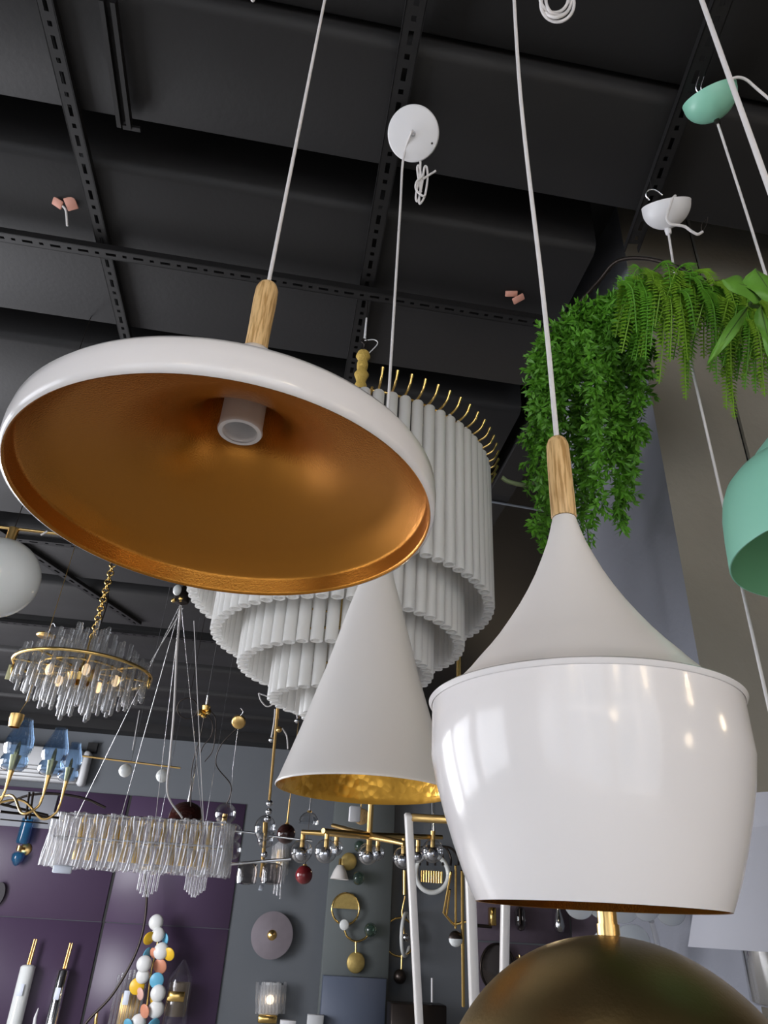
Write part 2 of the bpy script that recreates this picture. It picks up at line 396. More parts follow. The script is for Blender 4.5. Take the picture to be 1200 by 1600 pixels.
# ------------------------------------------------------------------ the wide pendant
P1 = V(-.0690, .5560, .3075)
t = thing('pendant_lamp', 'wide white dish pendant with gold lining, wooden handle and empty lamp holder', 'pendant lamp', P1, 'white enamel pendants with wooden handles')
R1 = .1835; z0 = P1.z
zn = vz(P1, 553)                                           # neck height
hh = zn-z0
prof = [(R1-.0015, 0), (R1+.001, .001), (R1+.0025, .006), (R1+.003, .018), (R1+.002, .028), (R1-.002, .034), (R1-.010, .038),
        (.150, .044), (.115, .054), (.085, .067), (.060, .085), (.042, .105), (.030, .127*hh/.14), (.022, hh-.006), (.0165, hh)]
prof = [(r, z if z < .06 else .06+(z-.06)*(hh-.06)/(max(.07, hh)-.06)) for r, z in prof]
obj('shade', MB().lathe(prof, P1, 128), M_['white'], t)
inn = [(R1-.0015, 0), (R1-.003, .0005), (R1-.004, .003), (R1-.004, .017), (R1-.006, .021), (R1-.0085, .0225), (R1-.014, .030)]+[(r-.002, z-.003) for r, z in prof[7:-2]]+[(.024, hh-.012), (.0005, hh-.010)]
obj('shade_lining', MB().lathe(inn, P1, 128), M_['gold_in'], t)['label'] = 'satin gold inner lining'
def rod_between(P, y0, y1): return vz(P, y0), vz(P, y1)
zt, zb = rod_between(P1, 444, 556)
def handle(P, zb, zt, r, parent, r2=None):
    r2 = r2 or r; L = zt-zb
    pf = [(r2*.93, 0), (r2, .0015), (r2*1.0, L*.3), (r, L*.75), (r*.97, L-.010), (r*.80, L-.004), (r*.55, L-.001), (.0005, L)]
    obj('handle', MB().lathe(pf, (P[0], P[1], zb), 40), M_['wood'], parent)['label'] = 'pale wooden handle'
rH = rp(18.5, (P1.x, P1.y, (zt+zb)/2))
handle(P1, zb, zt, rH, t, rH*.93)
obj('neck_ring', MB().lathe([(.0165, -.006), (.0168, .003), (.0125, .008), (.008, .009)], (P1.x, P1.y, zb-.002), 40), M_['white'], t)
obj('cord', MB().tube([(P1.x, P1.y, zt-.002), (P1.x+.003, P1.y, (zt+1.9)/2), (P1.x, P1.y, CEIL-.02)], .0022, 10), M_['cord'], t)
zs = vz(P1, 676); rs = .0205
h_ = obj('lamp_holder', MB().lathe([(rs-.004, 0), (rs, 0), (rs+.001, .002), (rs, .006), (rs, z0+hh-.02-zs), (.001, z0+hh-.018-zs)], (P1.x, P1.y, zs), 48), M_['wplastic'], t)
obj('holder_thread', MB().lathe([(rs-.003, .001)]+[(rs-.004-.001*(i % 2), .002+i*.003) for i in range(9)]+[(rs-.007, .03), (.0005, .03)], (P1.x, P1.y, zs), 40), M_['wplastic'], h_)

# ------------------------------------------------------------------ the bulbous pendant
P2 = W(908, 1106, .5547)
t = thing('pendant_lamp', 'big glossy white pendant with flared neck over a deep tapering bowl, wooden handle', 'pendant lamp', P2, 'white enamel pendants with wooden handles')
def Rz(y, half): z = vz(P2, y); return (rp(half, (P2.x, P2.y, z)), z-P2.z)
up_ = [Rz(811, 18), Rz(830, 23.5), Rz(850, 30), Rz(875, 41), Rz(900, 53), Rz(925, 67), Rz(950, 83), Rz(975, 101), Rz(1000, 120), Rz(1022, 139), Rz(1040, 156), Rz(1058, 172), Rz(1070, 184), Rz(1078, 196)]
Rl = .1195
BK = .955
bowl_out = [(Rl-.006, .0005), (Rl-.001, .0016), (Rl+.0003, .0003), (Rl-.0006, -.0014), (Rl-.0018, -.003)]+[Rz(1110, 257), Rz(1150, 256), Rz(1190, 253.5), Rz(1235, 248), Rz(1280, 240), Rz(1325, 230), Rz(1370, 218), Rz(1395, 209.5), Rz(1418, 201)]
bowl_out = bowl_out[:5]+[(min(r*BK, Rl-.0025), z) for r, z in bowl_out[5:]]
zlip = .0
neckp = [(r, z) for r, z in up_ if z > .016]
obj('neck', MB().lathe([(Rl-.004, .0004), (Rl-.012, .004)]+[(r, z) for r, z in reversed(neckp)], P2, 128), M_['whitesat'], t)
obj('shade', MB().lathe(bowl_out, P2, 128), M_['white'], t)
rb, zb_ = bowl_out[-1]
obj('shade_lining', MB().lathe([(rb, zb_), (rb-.002, zb_+.0003)]+[(r-.003, z) for r, z in reversed(bowl_out[5:-1])]+[(.09, -.006), (.03, .05), (.001, .06)], P2, 96), M_['gold_in'], t)['label'] = 'golden inner lining'
zt, zb = rod_between(P2, 684, 810)
handle(P2, zb, zt, rp(17.5, (P2.x, P2.y, zt)), t, rp(19.5, (P2.x, P2.y, zb)))
obj('cord', MB().tube(bez([(P2.x, P2.y, zt-.003), (P2.x-.001, P2.y, zt+.2), (P2.x-.008, P2.y, zt+.6), (P2.x-.002, P2.y, 1.5), (P2.x, P2.y, CEIL-.02)], 30), .0026, 10), M_['cord'], t)
obj('lamp_holder', MB().lathe([(.016, -.07), (.02, -.07), (.02, .02), (.001, .02)], P2, 32), M_['wplastic'], t)

# ------------------------------------------------------------------ the cone pendant + its plate
C3 = atZ(630, 250, 1.83)
zcb = vz(C3, 1236); P3 = V(C3.x, C3.y, zcb)
t = thing('pendant_lamp', 'tall white cone pendant with hammered gold lining behind the big bulbous one', 'pendant lamp', P3, 'white enamel pendants with wooden handles')
def Cz(y, half): z = vz(P3, y); return (rp(half, (P3.x, P3.y, z)), z-P3.z)
R3 = rp(139, P3)
cp = [(R3, 0), (R3+.0012, .001), (R3+.001, .003), (R3-.003, .01)]+[Cz(y, h) for y, h in ((1150, 107), (1050, 72), (1000, 56.5), (950, 41), (915, 29), (885, 20), (860, 15), (840, 12.5))]
obj('shade', MB().lathe(cp, P3, 128), M_['whitesat'], t)
obj('shade_lining', MB().lathe([(R3, 0), (R3-.0015, .0005)]+[(r-.0025, z) for r, z in cp[3:]]+[(.0005, cp[-1][1]-.005)], P3, 128), M_['gold_ham'], t)['label'] = 'hammered gold inner lining'
zt, zb = vz(P3, 700), vz(P3, 842)
handle(P3, zb, zt, rp(11, (P3.x, P3.y, zt)), t)
nrm = None
# tilted canopy disc hanging from its cable
cc = W(646, 209, depth(C3)*.995)
n_ = (ray(560, 330)*-1).normalized()
n_ = (n_+V(-.18, -.10, -.30)).normalized()
rot = n_.to_track_quat('Z', 'Y').to_matrix()
Rc = rp(40, cc)
can = obj('ceiling_plate', MB().lathe([(.0005, 0), (Rc-.004, 0), (Rc-.001, -.0015), (Rc, -.005), (Rc, -.026), (Rc-.002, -.026), (Rc-.003, -.005), (.0005, -.004)], cc+n_*.012, 72, rot), M_['wplastic'], t)
g_ = W(633, 209, depth(cc)*.985)
obj('cable_clip', MB().lathe([(.0005, .012), (.004, .012), (.0055, .008), (.0055, 0), (.007, 0), (.007, -.004)], cc+n_*.012, 20, rot), M_['chrome'], can)
obj('screw', MB().ball(W(675, 224, depth(cc)-.005), .003, 10, 8), M_['dark'], can)
cpt = cc+n_*.026
obj('cord', MB().tube(bez([cc+n_*.014, cpt+V(-.004, 0, .003), (C3.x, C3.y, cpt.z-.03), (C3.x, C3.y, cpt.z-.25), (C3.x, C3.y, zt+.3), (C3.x, C3.y, zt-.002)], 50), .0033, 10), M_['cord'], t)
# bundle of spare cable
D_ = depth(cc)+.01
def pth(pts, D): return [W(x, y, D+(p[2] if len(p) > 2 else 0)) for p in pts for x, y in [(p[0], p[1])]]
mb = MB(); r_ = .0030
mb.tube(bez(pth([(657, 252), (656, 275), (651, 298), (650, 312), (654, 312), (660, 285), (663, 262), (667, 262), (668, 280), (664, 305), (657, 318), (655, 312), (658, 280), (655, 260), (652, 262), (654, 280), (658, 300)], D_), 70), r_, 8)
mb.tube(bez(pth([(663, 262), (660, 275), (651, 284), (650, 296), (660, 306), (665, 304)], D_-.008), 24), r_, 8)
mb.tube(bez(pth([(661, 280), (668, 275), (681, 267)], D_-.004), 10), r_, 8)
obj('spare_cable', mb, M_['cord'], can)
obj('hook', MB().tube(bez([cc-n_*.01+V(0, 0, .02), cc+V(.0, .02, .05), (cc.x, cc.y+.015, CEIL-.02)], 12), .002, 8), M_['chrome'], can)

# ------------------------------------------------------------------ mint pendant, white-cord pendant, extra cord
def cup(px, py, z, R_, H_, m, tilt, parent, name='ceiling_cup'):
    c = atZ(px, py, z); vw = c.normalized(); u_ = (V(0, 0, 1)-vw*(vw.z*tilt[1])).normalized(); u_ = Matrix.Rotation(tilt[0], 3, vw) @ u_; q = u_.to_track_quat('Z', 'Y').to_matrix()
    pf = [(.005, -H_)]+[(R_*math.sin(a), -H_*math.cos(a)*.96) for a in [PI/2*i/12 for i in range(1, 13)]]+[(R_*1.01, .006), (R_*.97, .006), (R_*.95, 0), (R_*.6, -H_*.6), (.001, -H_*.9)]
    return c, q, obj(name, MB().lathe(pf, c, 56, q), m, parent)
c = atZ(1108, 160, 1.875); PM = V(c.x, c.y, 0)
zr = vz(c, 868); PM = V(c.x, c.y, zr)
t = thing('pendant_lamp', 'mint green stepped dome pendant hanging from a mint green ceiling cup', 'pendant lamp', PM)
Rm = rp(178, PM)
ax = [Rm, zr]
zc_ = vz(PM, 720); ztop = vz(PM, 640)
zc_ = vz(PM, 752); HM = zc_-zr
pm = [(Rm-.002, -.0), (Rm, 0), (Rm+.0005, .002), (Rm*.99, HM*.4), (Rm*.975, HM*.65), (Rm*.945, HM*.85), (Rm*.90, HM*1.0), (Rm*.83, HM*1.11), (Rm*.75, HM*1.17), (Rm*.67, HM*1.20), (Rm*.65, HM*1.22), (Rm*.645, HM*1.27), (Rm*.60, HM*1.42), (Rm*.50, HM*1.58), (Rm*.35, HM*1.70), (Rm*.18, HM*1.77), (.01, HM*1.79)]
ztm = zr+HM*1.79
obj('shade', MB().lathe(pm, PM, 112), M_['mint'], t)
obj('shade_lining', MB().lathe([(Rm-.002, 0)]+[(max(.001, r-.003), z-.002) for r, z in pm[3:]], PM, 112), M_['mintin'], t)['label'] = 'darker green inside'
c_, q_, mc = cup(1109, 152, 1.905, rp(40, c), rp(40, c)*.95, M_['mint'], (.02, .78), t)
low = c_+q_ @ V(0, 0, -rp(40, c)*.93)
obj('cord_grip', MB().lathe([(.006, 0), (.0075, .003), (.0075, .022), (.006, .025)], (low.x, low.y, low.z-.022), 20), M_['dark'], mc)
obj('cord', MB().tube(bez([(low.x, low.y, low.z-.01), (low.x, low.y, 1.5), ((low.x+PM.x)/2, (low.y+PM.y)/2, 1.2), (PM.x, PM.y, ztm)], 24), .0032, 10), M_['cord'], t)
D_ = depth(c_)
obj('screw_hole', MB().disc(W(1125, 141, D_-.055), .004, .002, (-ray(1125, 141)).normalized().to_track_quat('Z', 'Y').to_matrix()), M_['dark'], mc)
obj('spare_cable', MB().tube(bez(pth([(1124, 137), (1136, 128), (1150, 121), (1165, 124), (1182, 138), (1203, 156), (1240, 190)], D_-.06), 30), .0036, 8), M_['cord'], mc)
mb = MB(); 
for x in (1088, 1096): mb.tube(bez(pth([(x+2, 144), (x-1, 136), (x+4, 120)], D_), 8), .002, 8)
mb.tube([W(1092, 132, D_+.02), V(W(1092, 132, D_+.02).x, W(1092, 132, D_+.02).y, CEIL-.03)], .002, 8)
obj('hook', mb, M_['chrome'], mc)

c = atZ(1035, 365, 1.80); PW = V(c.x, c.y, 0)
zr = vz(c, 1492); PW = V(c.x, c.y, zr)
t = thing('pendant_lamp', 'pale grey drum pendant with glass cylinder below, hanging from a white ceiling cup', 'pendant lamp', PW)
ax_ = pr(PW); Rw = rp(ax_[0]-1090, PW); zt1 = vz(PW, 1308); zt2 = vz(PW, 1258)
Rt = rp(pr((PW.x, PW.y, zt1))[0]-1112, (PW.x, PW.y, zt1))
obj('drum_shade', MB().lathe([(Rw-.003, 0), (Rw, 0), (Rt, zt1-zr), (Rt-.004, zt1-zr), (Rw-.004, 0)], PW, 96), M_['shade'], t)
obj('shade_top', MB().lathe([(Rt-.001, zt1-zr), (Rt-.002, zt2-zr), (.01, zt2-zr+.01)], PW, 96), M_['shade'], t)
rg = rp(ax_[0]-1170, PW)
obj('glass_cylinder', MB().lathe([(.001, vz(PW, 1580)-zr), (rg-.006, vz(PW, 1580)-zr), (rg, vz(PW, 1574)-zr), (rg, .06)], PW, 64), M_['crystal'], t)
R_ = rp(37, c)
c_, q_, wc = cup(1041, 323, 1.885, R_*.98, R_*.95, M_['wplastic'], (.16, .80), t)
low = c_+q_ @ V(0, 0, -R_*.93)
obj('cord_grip', MB().lathe([(.005, 0), (.0085, .006), (.0095, .02), (.008, .026)], (low.x, low.y, low.z-.024), 20), M_['wplastic'], wc)
obj('cord', MB().tube(bez([(low.x, low.y, low.z-.01), (PW.x, PW.y, 1.4), (PW.x, PW.y, .9), (PW.x, PW.y, zt2+.005)], 24), .0034, 10), M_['cord'], t)
D_ = depth(c_)-R_*.95
obj('spare_cable', MB().tube(bez(pth([(1055, 306, .01), (1050, 312, .0), (1044, 330), (1042, 342), (1048, 350), (1060, 352), (1070, 354), (1080, 361), (1090, 366), (1098, 362)], D_), 40), .0042, 8), M_['cord'], wc)
mb = MB().tube(bez(pth([(1097, 362), (1096, 352), (1103, 343)], D_), 8), .0009, 6).tube(bez(pth([(1099, 360), (1104, 351), (1106, 339)], D_), 8), .0009, 6)
obj('bare_wire', mb, M_['dark'], wc)
mb = MB().tube(bez(pth([(1015, 313), (1009, 305), (1012, 298), (1019, 296), (1026, 298), (1035, 305)], depth(c_)), 20), .0026, 8)
mb.tube([W(1019, 296, depth(c_)), V(W(1019, 296, depth(c_)).x, W(1019, 296, depth(c_)).y, CEIL-.01)], .0015, 6)
obj('hook', mb, M_['chrome'], wc)
obj('screw_hole', MB().ball(W(1058, 315, D_+.008), .003, 10, 8), M_['chrome'], wc)

c = W(1150, 150, 1.1); bt = vz(c, 285)
mb = MB().tube([(c.x, c.y, CEIL-.02), (c.x, c.y, bt), (c.x, c.y, .2)], .0042, 10)
tag(obj('white_cable', mb, M_['cord'], loc=c), 'thick white hanging cord crossing in front of the mint green ceiling cup', 'cord')

# white cable coil at the top edge
mb = MB(); D_ = 1.65
for (cx, cy, rx, ry) in ((871, 6, 26, 28), (869, 2, 23, 25), (873, 0, 20, 24), (866, -4, 22, 24)):
    mb.tube([W(cx+rx*math.cos(a), cy+ry*math.sin(a), D_+.006*math.sin(a*2+cx)) for a in [2*PI*i/40 for i in range(41)]], .0038, 8)
mb.tube([W(866, -25, D_), W(866, -60, D_+.02)], .003, 6)
tag(obj('cable_coil', mb, M_['cord'], loc=W(871, 6, D_)), 'coiled white cable hanging from the black ceiling, cut by the top edge', 'cable')
mb = MB().tube([W(395, -2, 1.6), W(392, -25, 1.62)], .005, 8).ball(W(395, -1, 1.6), .0055, 10, 8)
tag(obj('cable_end', mb, M_['cord'], loc=W(395, -2, 1.6)), 'small white cable end poking from the ceiling beside the wide pendant cord', 'cable')

# orange cable connectors
def connector(items, label, D, tail=None):
    D = depth(atZ(items[0][0], items[0][1], CEIL-.008))
    t = thing('cable_connector', label, 'cable connector', W(items[0][0], items[0][1], D), 'orange wire connectors on the ceiling')
    for x, y, w_, h, an in items:
        R = CM @ Matrix.Rotation(an, 3, 'Z') @ Matrix.Rotation(.5, 3, 'X')
        obj('connector_body', MB().bbox(W(x, y, D), (w_*D/F, h*D/F, .008), .002, R), M_['terminal'], t)
        obj('lever', MB().bbox(W(x, y, D)+R @ V(0, 0, -.0052), (w_*D/F*.7, h*D/F*.5, .003), .001, R), M_['tagw'], t)
    if tail: obj('cable_stub', MB().tube(bez(pth(tail, D), 12), .0035, 8), M_['cord'], t)
connector([(90, 317, 17, 13, -.6), (111, 318, 17, 19, .25)], 'pair of orange wire connectors with a short white cable stub', 1.92, [(98, 322), (103, 330), (105, 353)])
connector([(799, 459, 19, 9, 0), (810, 467, 19, 10, .5)], 'pair of orange wire connectors beside the bulbous pendant cord', 2.05)

# ------------------------------------------------------------------ tiered frosted tube chandelier
PC = W(533, 950, 1.95); zB1 = PC.z
R1_ = rp(229, PC); zT1 = vz(PC, 742)
PC = V(PC.x, PC.y, zT1)
t = thing('tiered_chandelier', 'big oval tiered chandelier of frosted white glass tubes behind the wide pendant', 'chandelier', PC)
tiers = [(R1_, zB1, zT1, 70), (R1_*.80, vz(PC, 1008), zB1+.10, 58), (R1_*.60, vz(PC, 1052), vz(PC, 1008)+.08, 44), (R1_*.38, vz(PC, 1100), vz(PC, 1052)+.06, 28), (R1_*.17, vz(PC, 1122), vz(PC, 1100)+.06, 12)]
tr_ = .0155; cnt = 0; rest = MB(); cap_all = MB()
def tube_mb(c, L, r):
    mb = MB(); rng = [(r*.5, 0), (r*.68, 0), (r, .0), (r, .001), (r, L-.001), (r*.95, L), (r*.5, L), (r*.3, L+.006), (.0005, L+.006)]
    mb.lathe([(r*.66, L*.9), (r*.66, .001), (r*.7, 0), (r*.96, 0), (r, .002), (r, L-.004), (r*.85, L), (r*.3, L), (r*.3, L+.012), (.0005, L+.012)], c, 14); return mb
for ti, (R_, zb, zt, n) in enumerate(tiers):
    proto = None; L = zt-zb
    for k in range(n):
        a = 2*PI*(k+.5*(ti % 2))/n; x, y = PC.x+R_*math.cos(a), PC.y+R_*math.sin(a)
        hid = (ti == 0 and math.sin(a) < .25 and math.cos(a) < .55) or (ti == 1 and math.sin(a) > .1 and abs(math.cos(a)) < .8) or (ti == 2 and math.sin(a) > .2) or (ti == 3 and math.sin(a) > .3)
        if hid or cnt >= 100:
            rest.lathe([(tr_*.66, L*.9), (tr_*.66, .001), (tr_*.7, 0), (tr_*.96, 0), (tr_, .002), (tr_, L-.004), (tr_*.85, L), (.0005, L)], (x, y, zb), 12)
            continue
        cnt += 1
        if proto is None:
            proto = obj('glass_tube', tube_mb((x, y, zb), L, tr_), M_['frost'], t); p0 = V(x, y, 0)
        else: dup(proto, t, V(x, y, 0)-p0)
so = obj('glass_tube_rest', rest, M_['frost'], t); so.name = 'glass_tubes_behind'; so['kind'] = 'stuff'
mb = MB()
for (R_, zb, zt, n) in tiers: mb.torus((PC.x, PC.y, zt+.012), R_-.012, .004, n=72)
for k in range(6):
    a = PI*k/6; mb.tube([(PC.x-R1_*math.cos(a), PC.y-R1_*math.sin(a), zT1+.012), (PC.x+R1_*math.cos(a), PC.y+R1_*math.sin(a), zT1+.012)], .004, 6)
mb.tube([(PC.x, PC.y, zT1+.1), (PC.x, PC.y, tiers[4][2])], .012, 12)
obj('frame', mb, M_['gold'], t)
proto = None
for k in range(70):                                        # a gold hook over every outer tube
    a = 2*PI*k/70
    if math.cos(a) < .0: continue
    e = V(math.cos(a), math.sin(a), 0); b = V(PC.x, PC.y, zT1)
    mb = MB().tube(bez([b+e*(R1_-.012)+V(0, 0, .012), b+e*(R1_+.005)+V(0, 0, .014), b+e*(R1_+.026)+V(0, 0, .024), b+e*(R1_+.040)+V(0, 0, .050)], 14), [.0035]*14+[.0045]*6, 8)
    mb.v = mb.v; obj('hook', mb, M_['gold'], t)
# sleeve of gathered yellow-gold fabric and suspension hook
ct = W(556, 590, depth(PC)-.05); cx, cy = PC.x, PC.y
zz0, zz1 = zT1+.08, vz(PC, 552)
cxz = V(PC.x, PC.y, 0)
pp = [((rp(9.5, (cx, cy, zz0)))*(1+.22*math.sin(i*2.3)+.12*math.sin(i*5.1)), zz0+(zz1-zz0)*i/26) for i in range(27)]
obj('cord_sleeve', MB().lathe(pp, (cx, cy, 0), 20), mat('gathered_gold_fabric', (.62, .42, .10), .5, bump=1, bscale=120), t)['label'] = 'crumpled gold fabric sleeve'
mb = MB(); zq = zz1
for i in range(3): mb.torus((cx, cy, zz1+.012+i*.022), .010, .0022, Matrix.Rotation(PI/2, 3, 'X') @ Matrix.Rotation(PI/2*(i % 2), 3, 'Y'), n=16)
obj('chain', mb, M_['dark'], t)
obj('hanger_hook', MB().tube([(cx, cy, zz1+.07), (cx, cy, vz(PC, 497))], [.0045, .003], 8), M_['wplastic'], t)
obj('safety_loop', MB().tube(bez([(cx, cy, zz1+.06), (cx+.035, cy, zz1+.07), (cx+.045, cy, zz1+.05), (cx+.01, cy, zz1-.01)], 16), .002, 8), M_['wplastic'], t)
obj('suspension_wire', MB().tube([(cx, cy, vz(PC, 499)), (cx, cy, CEIL)], .0012, 6), M_['dark'], t)

# ------------------------------------------------------------------ opal globe on brass bar, far left
PG = W(-5, 902, 2.2); Rg = rp(63, PG)
t = thing('globe_lamp', 'large opal white globe hanging from a thin brass bar at the left edge', 'lamp', PG)
gl_ = MB().ball(PG, Rg, 48, 28)
zbar = vz(PG, 826)
obj('globe', gl_, M_['opal'], t)
obj('globe_fitting', MB().lathe([(.016, Rg-.004), (.016, zbar-PG.z), (.001, zbar-PG.z)], PG, 24), M_['brass'], t)
e0, e1 = W(-60, 821, depth((PG.x, PG.y, zbar))), W(130, 833, depth((PG.x, PG.y, zbar))*1.0)
obj('bar', MB().tube([V(e0.x, PG.y, zbar), V(PG.x+.36, PG.y, zbar)], .005, 10), M_['brass'], t)
obj('suspension_wire', MB().tube([(PG.x, PG.y, zbar), (PG.x, PG.y, CEIL)], .0015, 6), M_['dark'], t)
obj('cable_tip', MB().tube(pth([(64, 836), (74, 830)], depth(PG)), .003, 6), M_['cord'], t)

# ------------------------------------------------------------------ small crystal rod chandelier
PK = W(131, 1048, 2.9); Rk = rp(102, PK)
t = thing('crystal_chandelier', 'round chandelier of clear crystal rods in a thin gold ring on a gold chain', 'chandelier', PK)
obj('ring', MB().torus(PK, Rk, .007, n=80, seg=10), M_['gold'], t)
for s_ in (-1, 1):
    obj('ring_bracket', MB().disc(PK+V(s_*Rk, 0, -.02), .03, .008, Matrix.Rotation(PI/2, 3, 'Y')), M_['gold'], t)
mb = MB()
for k in range(4):
    a = PI*k/4+.3; mb.tube([PK+V(Rk*math.cos(a), Rk*math.sin(a), 0), PK-V(Rk*math.cos(a), Rk*math.sin(a), 0)], .005, 6)
mb.torus(PK, Rk*.62, .005, n=40); mb.lathe([(.05, -.05), (.06, -.02), (.02, 0), (.012, .06), (.012, .15), (.001, .15)], PK, 24)
obj('frame', mb, M_['gold'], t)
for (fr, n, hi, lo) in ((.93, 34, .045, .085), (.72, 28, .095, .12), (.48, 20, .14, .15), (.22, 10, .175, .175)):
    protos = [None, None, None]
    for k in range(n):
        a = 2*PI*(k+.37*fr)/n; j = k % 3; x, y = PK.x+Rk*fr*math.cos(a), PK.y+Rk*fr*math.sin(a)
        if protos[j] is None:
            h1 = hi*(1, .8, 1.15)[j]; l1 = lo*(1, 1.12, .9)[j]; r = .0085
            pf = [(.0005, -l1-.004), (r*.8, -l1), (r, -l1+.003), (r, h1-.003), (r*.8, h1), (.0005, h1+.004)]
            protos[j] = (obj('crystal_rod', MB().lathe(pf, (x, y, PK.z), 8), M_['crystal'], t), V(x, y, 0))
        else: dup(protos[j][0], t, V(x, y, 0)-protos[j][1])
mb = MB(); z = PK.z+.15; i = 0
zce = vz(PK, 880)
while z < zce:
    mb.torus((PK.x, PK.y, z), .013, .0035, Matrix.Rotation(PI/2, 3, 'X') @ Matrix.Rotation(PI/2*(i % 2), 3, 'Y'), n=14, seg=6); z += .021; i += 1
obj('chain', mb, M_['gold'], t)
obj('cord', MB().tube(bez([(PK.x+.01, PK.y, PK.z+.14), (PK.x+.02, PK.y, PK.z+.3), (PK.x-.005, PK.y, PK.z+.5), (PK.x, PK.y, CEIL)], 20), .003, 6), M_['dark'], t)
obj('price_tag', MB().bbox(W(15, 1050, 2.85), (.02, .004, .06), .001), mat('yellowed_paper', (.60, .58, .33), .6), t)
for s_ in range(5):
    a = 2*PI*s_/5
    obj('bulb', MB().ball(PK+V(.5*Rk*math.cos(a), .5*Rk*math.sin(a), -.03), .016, 12, 8, (1, 1, 1.5)), mat('warm_lit_bulb', (1, .8, .5), .4, emit=(1, .7, .4), es=.8), t)

# small gold ceiling plate seen behind the crystal chandelier
t = thing('ceiling_hook_plate', 'small brass ceiling plate with a chrome hook above the crystal chandelier', 'ceiling plate', W(72, 990, 4.2))
obj('plate', MB().disc(W(72, 993, 4.2), .055, .02), M_['brass'], t)
obj('hook', MB().tube(bez(pth([(78, 986), (80, 977), (84, 974), (87, 980)], 4.2), 12), .004, 6), M_['chrome'], t)

# ------------------------------------------------------------------ blue glass arm chandelier, left
PB = W(-40, 1265, 3.0)
t = thing('arm_chandelier', 'brass arm chandelier with pale blue glass shades at the left edge', 'chandelier', PB)
def bluelamp(x, yb, s, D):
    b = W(x, yb, D); k = D/F*s
    zv = lambda y: vz(b, y)
    base = obj('candle_cone', MB().lathe([(.003, zv(yb+50)-b.z), (.014*s, zv(yb+18)-b.z), (.030*s, zv(yb-14*s)-b.z), (.001, zv(yb-14*s)-b.z)], b, 24), M_['brass'], t)
    g0 = zv(yb+2)-b.z; H_ = .29*s
    pf = [(.026, 0), (.055, .006), (.074, .03), (.072, .065), (.062, .085), (.070, .10), (.078, .135), (.070, .18), (.054, .225), (.040, .262), (.036, .285)]
    obj('glass_shade', MB().lathe([(r*s, g0-.03+z*s) for r, z in pf], b, 40), M_['blueglass'], t)
    obj('bulb', MB().lathe([(.012*s, g0), (.014*s, g0+.05*s), (.010*s, g0+.1*s), (.001, g0+.12*s)], b, 16), M_['gold'], t)
    return b
lamps = [(22, 1190, .70, 2.75), (80, 1198, .66, 2.85), (107, 1208, .58, 3.1)]
for (x, yb, s, D) in lamps:
    b = bluelamp(x, yb, s, D); zl = vz(b, yb+55)
    obj('arm', MB().tube(bez([(b.x, b.y, zl+.02), (b.x-.01, b.y, zl-.02), (b.x-.06, b.y, zl-.045), ((b.x+PB.x)/2, (b.y+PB.y)/2, PB.z+.05), tuple(PB)], 24), .005, 8), M_['brass'], t)
obj('center_stem', MB().lathe([(.03, -.12), (.04, -.05), (.02, 0), (.015, .05)], PB, 24), M_['brass'], t)
c = W(26, 1122, 2.75)
obj('finial_cap', MB().lathe([(.020, 0), (.026, .03), (.026, .05), (.001, .05)], (c.x, c.y, c.z-.035), 20), M_['brass'], t)
obj('hanging_wire', MB().tube([c+V(0, 0, .01), c+V(.02, 0, .07), (c.x+.02, c.y, CEIL)], .0015, 6), M_['brass'], t)
# black metal hoops below it
mb = MB(); c = W(20, 1268, 3.3)
mb.tube([W(0, 1268, 3.3), W(92, 1278, 3.5)], .006, 6); mb.tube([W(0, 1256, 3.3), W(75, 1274, 3.4)], .006, 6)
mb.tube(bez(pth([(8, 1258), (40, 1244), (80, 1240), (130, 1247), (165, 1262)], 3.4), 24), .006, 6)
mb.tube([W(46, 1238, 3.35), W(40, 1280, 3.35)], .006, 6); mb.tube([W(52, 1238, 3.35), W(46, 1280, 3.35)], .006, 6)
mb.tube([W(0, 1280, 3.3), W(75, 1287, 3.4)], .003, 6)
tag(obj('metal_frame_lamp', mb, M_['dark'], loc=c), 'thin black wire-frame lamp with a curved arm beneath the blue glass shades', 'lamp')
# blue wall sconce
c = B(38, 1305, .12)
t = thing('wall_sconce', 'blue glass wall sconce with a round brass backplate on the purple panel', 'wall lamp', c)
k_ = depth(c)/F
obj('glass_cylinder', MB().lathe([(8*k_, 0), (9.5*k_, 2*k_), (9.5*k_, 36*k_), (8.5*k_, 36*k_)], B(34, 1318, .12), 28), M_['teal'], t)
obj('glass_bulb', MB().lathe([(.001, -19*k_), (4*k_, -17*k_), (9*k_, -10*k_), (9.5*k_, -3*k_), (7*k_, 0)], B(30, 1332, .12), 28), M_['teal'], t)
obj('backplate', MB().disc(B(40, 1327, .03), 9*k_, .02, Matrix.Rotation(PI/2, 3, 'X')), M_['brass'], t)
obj('stem', MB().tube([B(30, 1326, .12)+V(0, 0, -3*k_), B(30, 1326, .12)+V(0, 0, 4*k_)], 4*k_, 16).tube([B(30, 1326, .12), B(38, 1326, .03)], 2*k_, 8), M_['brass'], t)

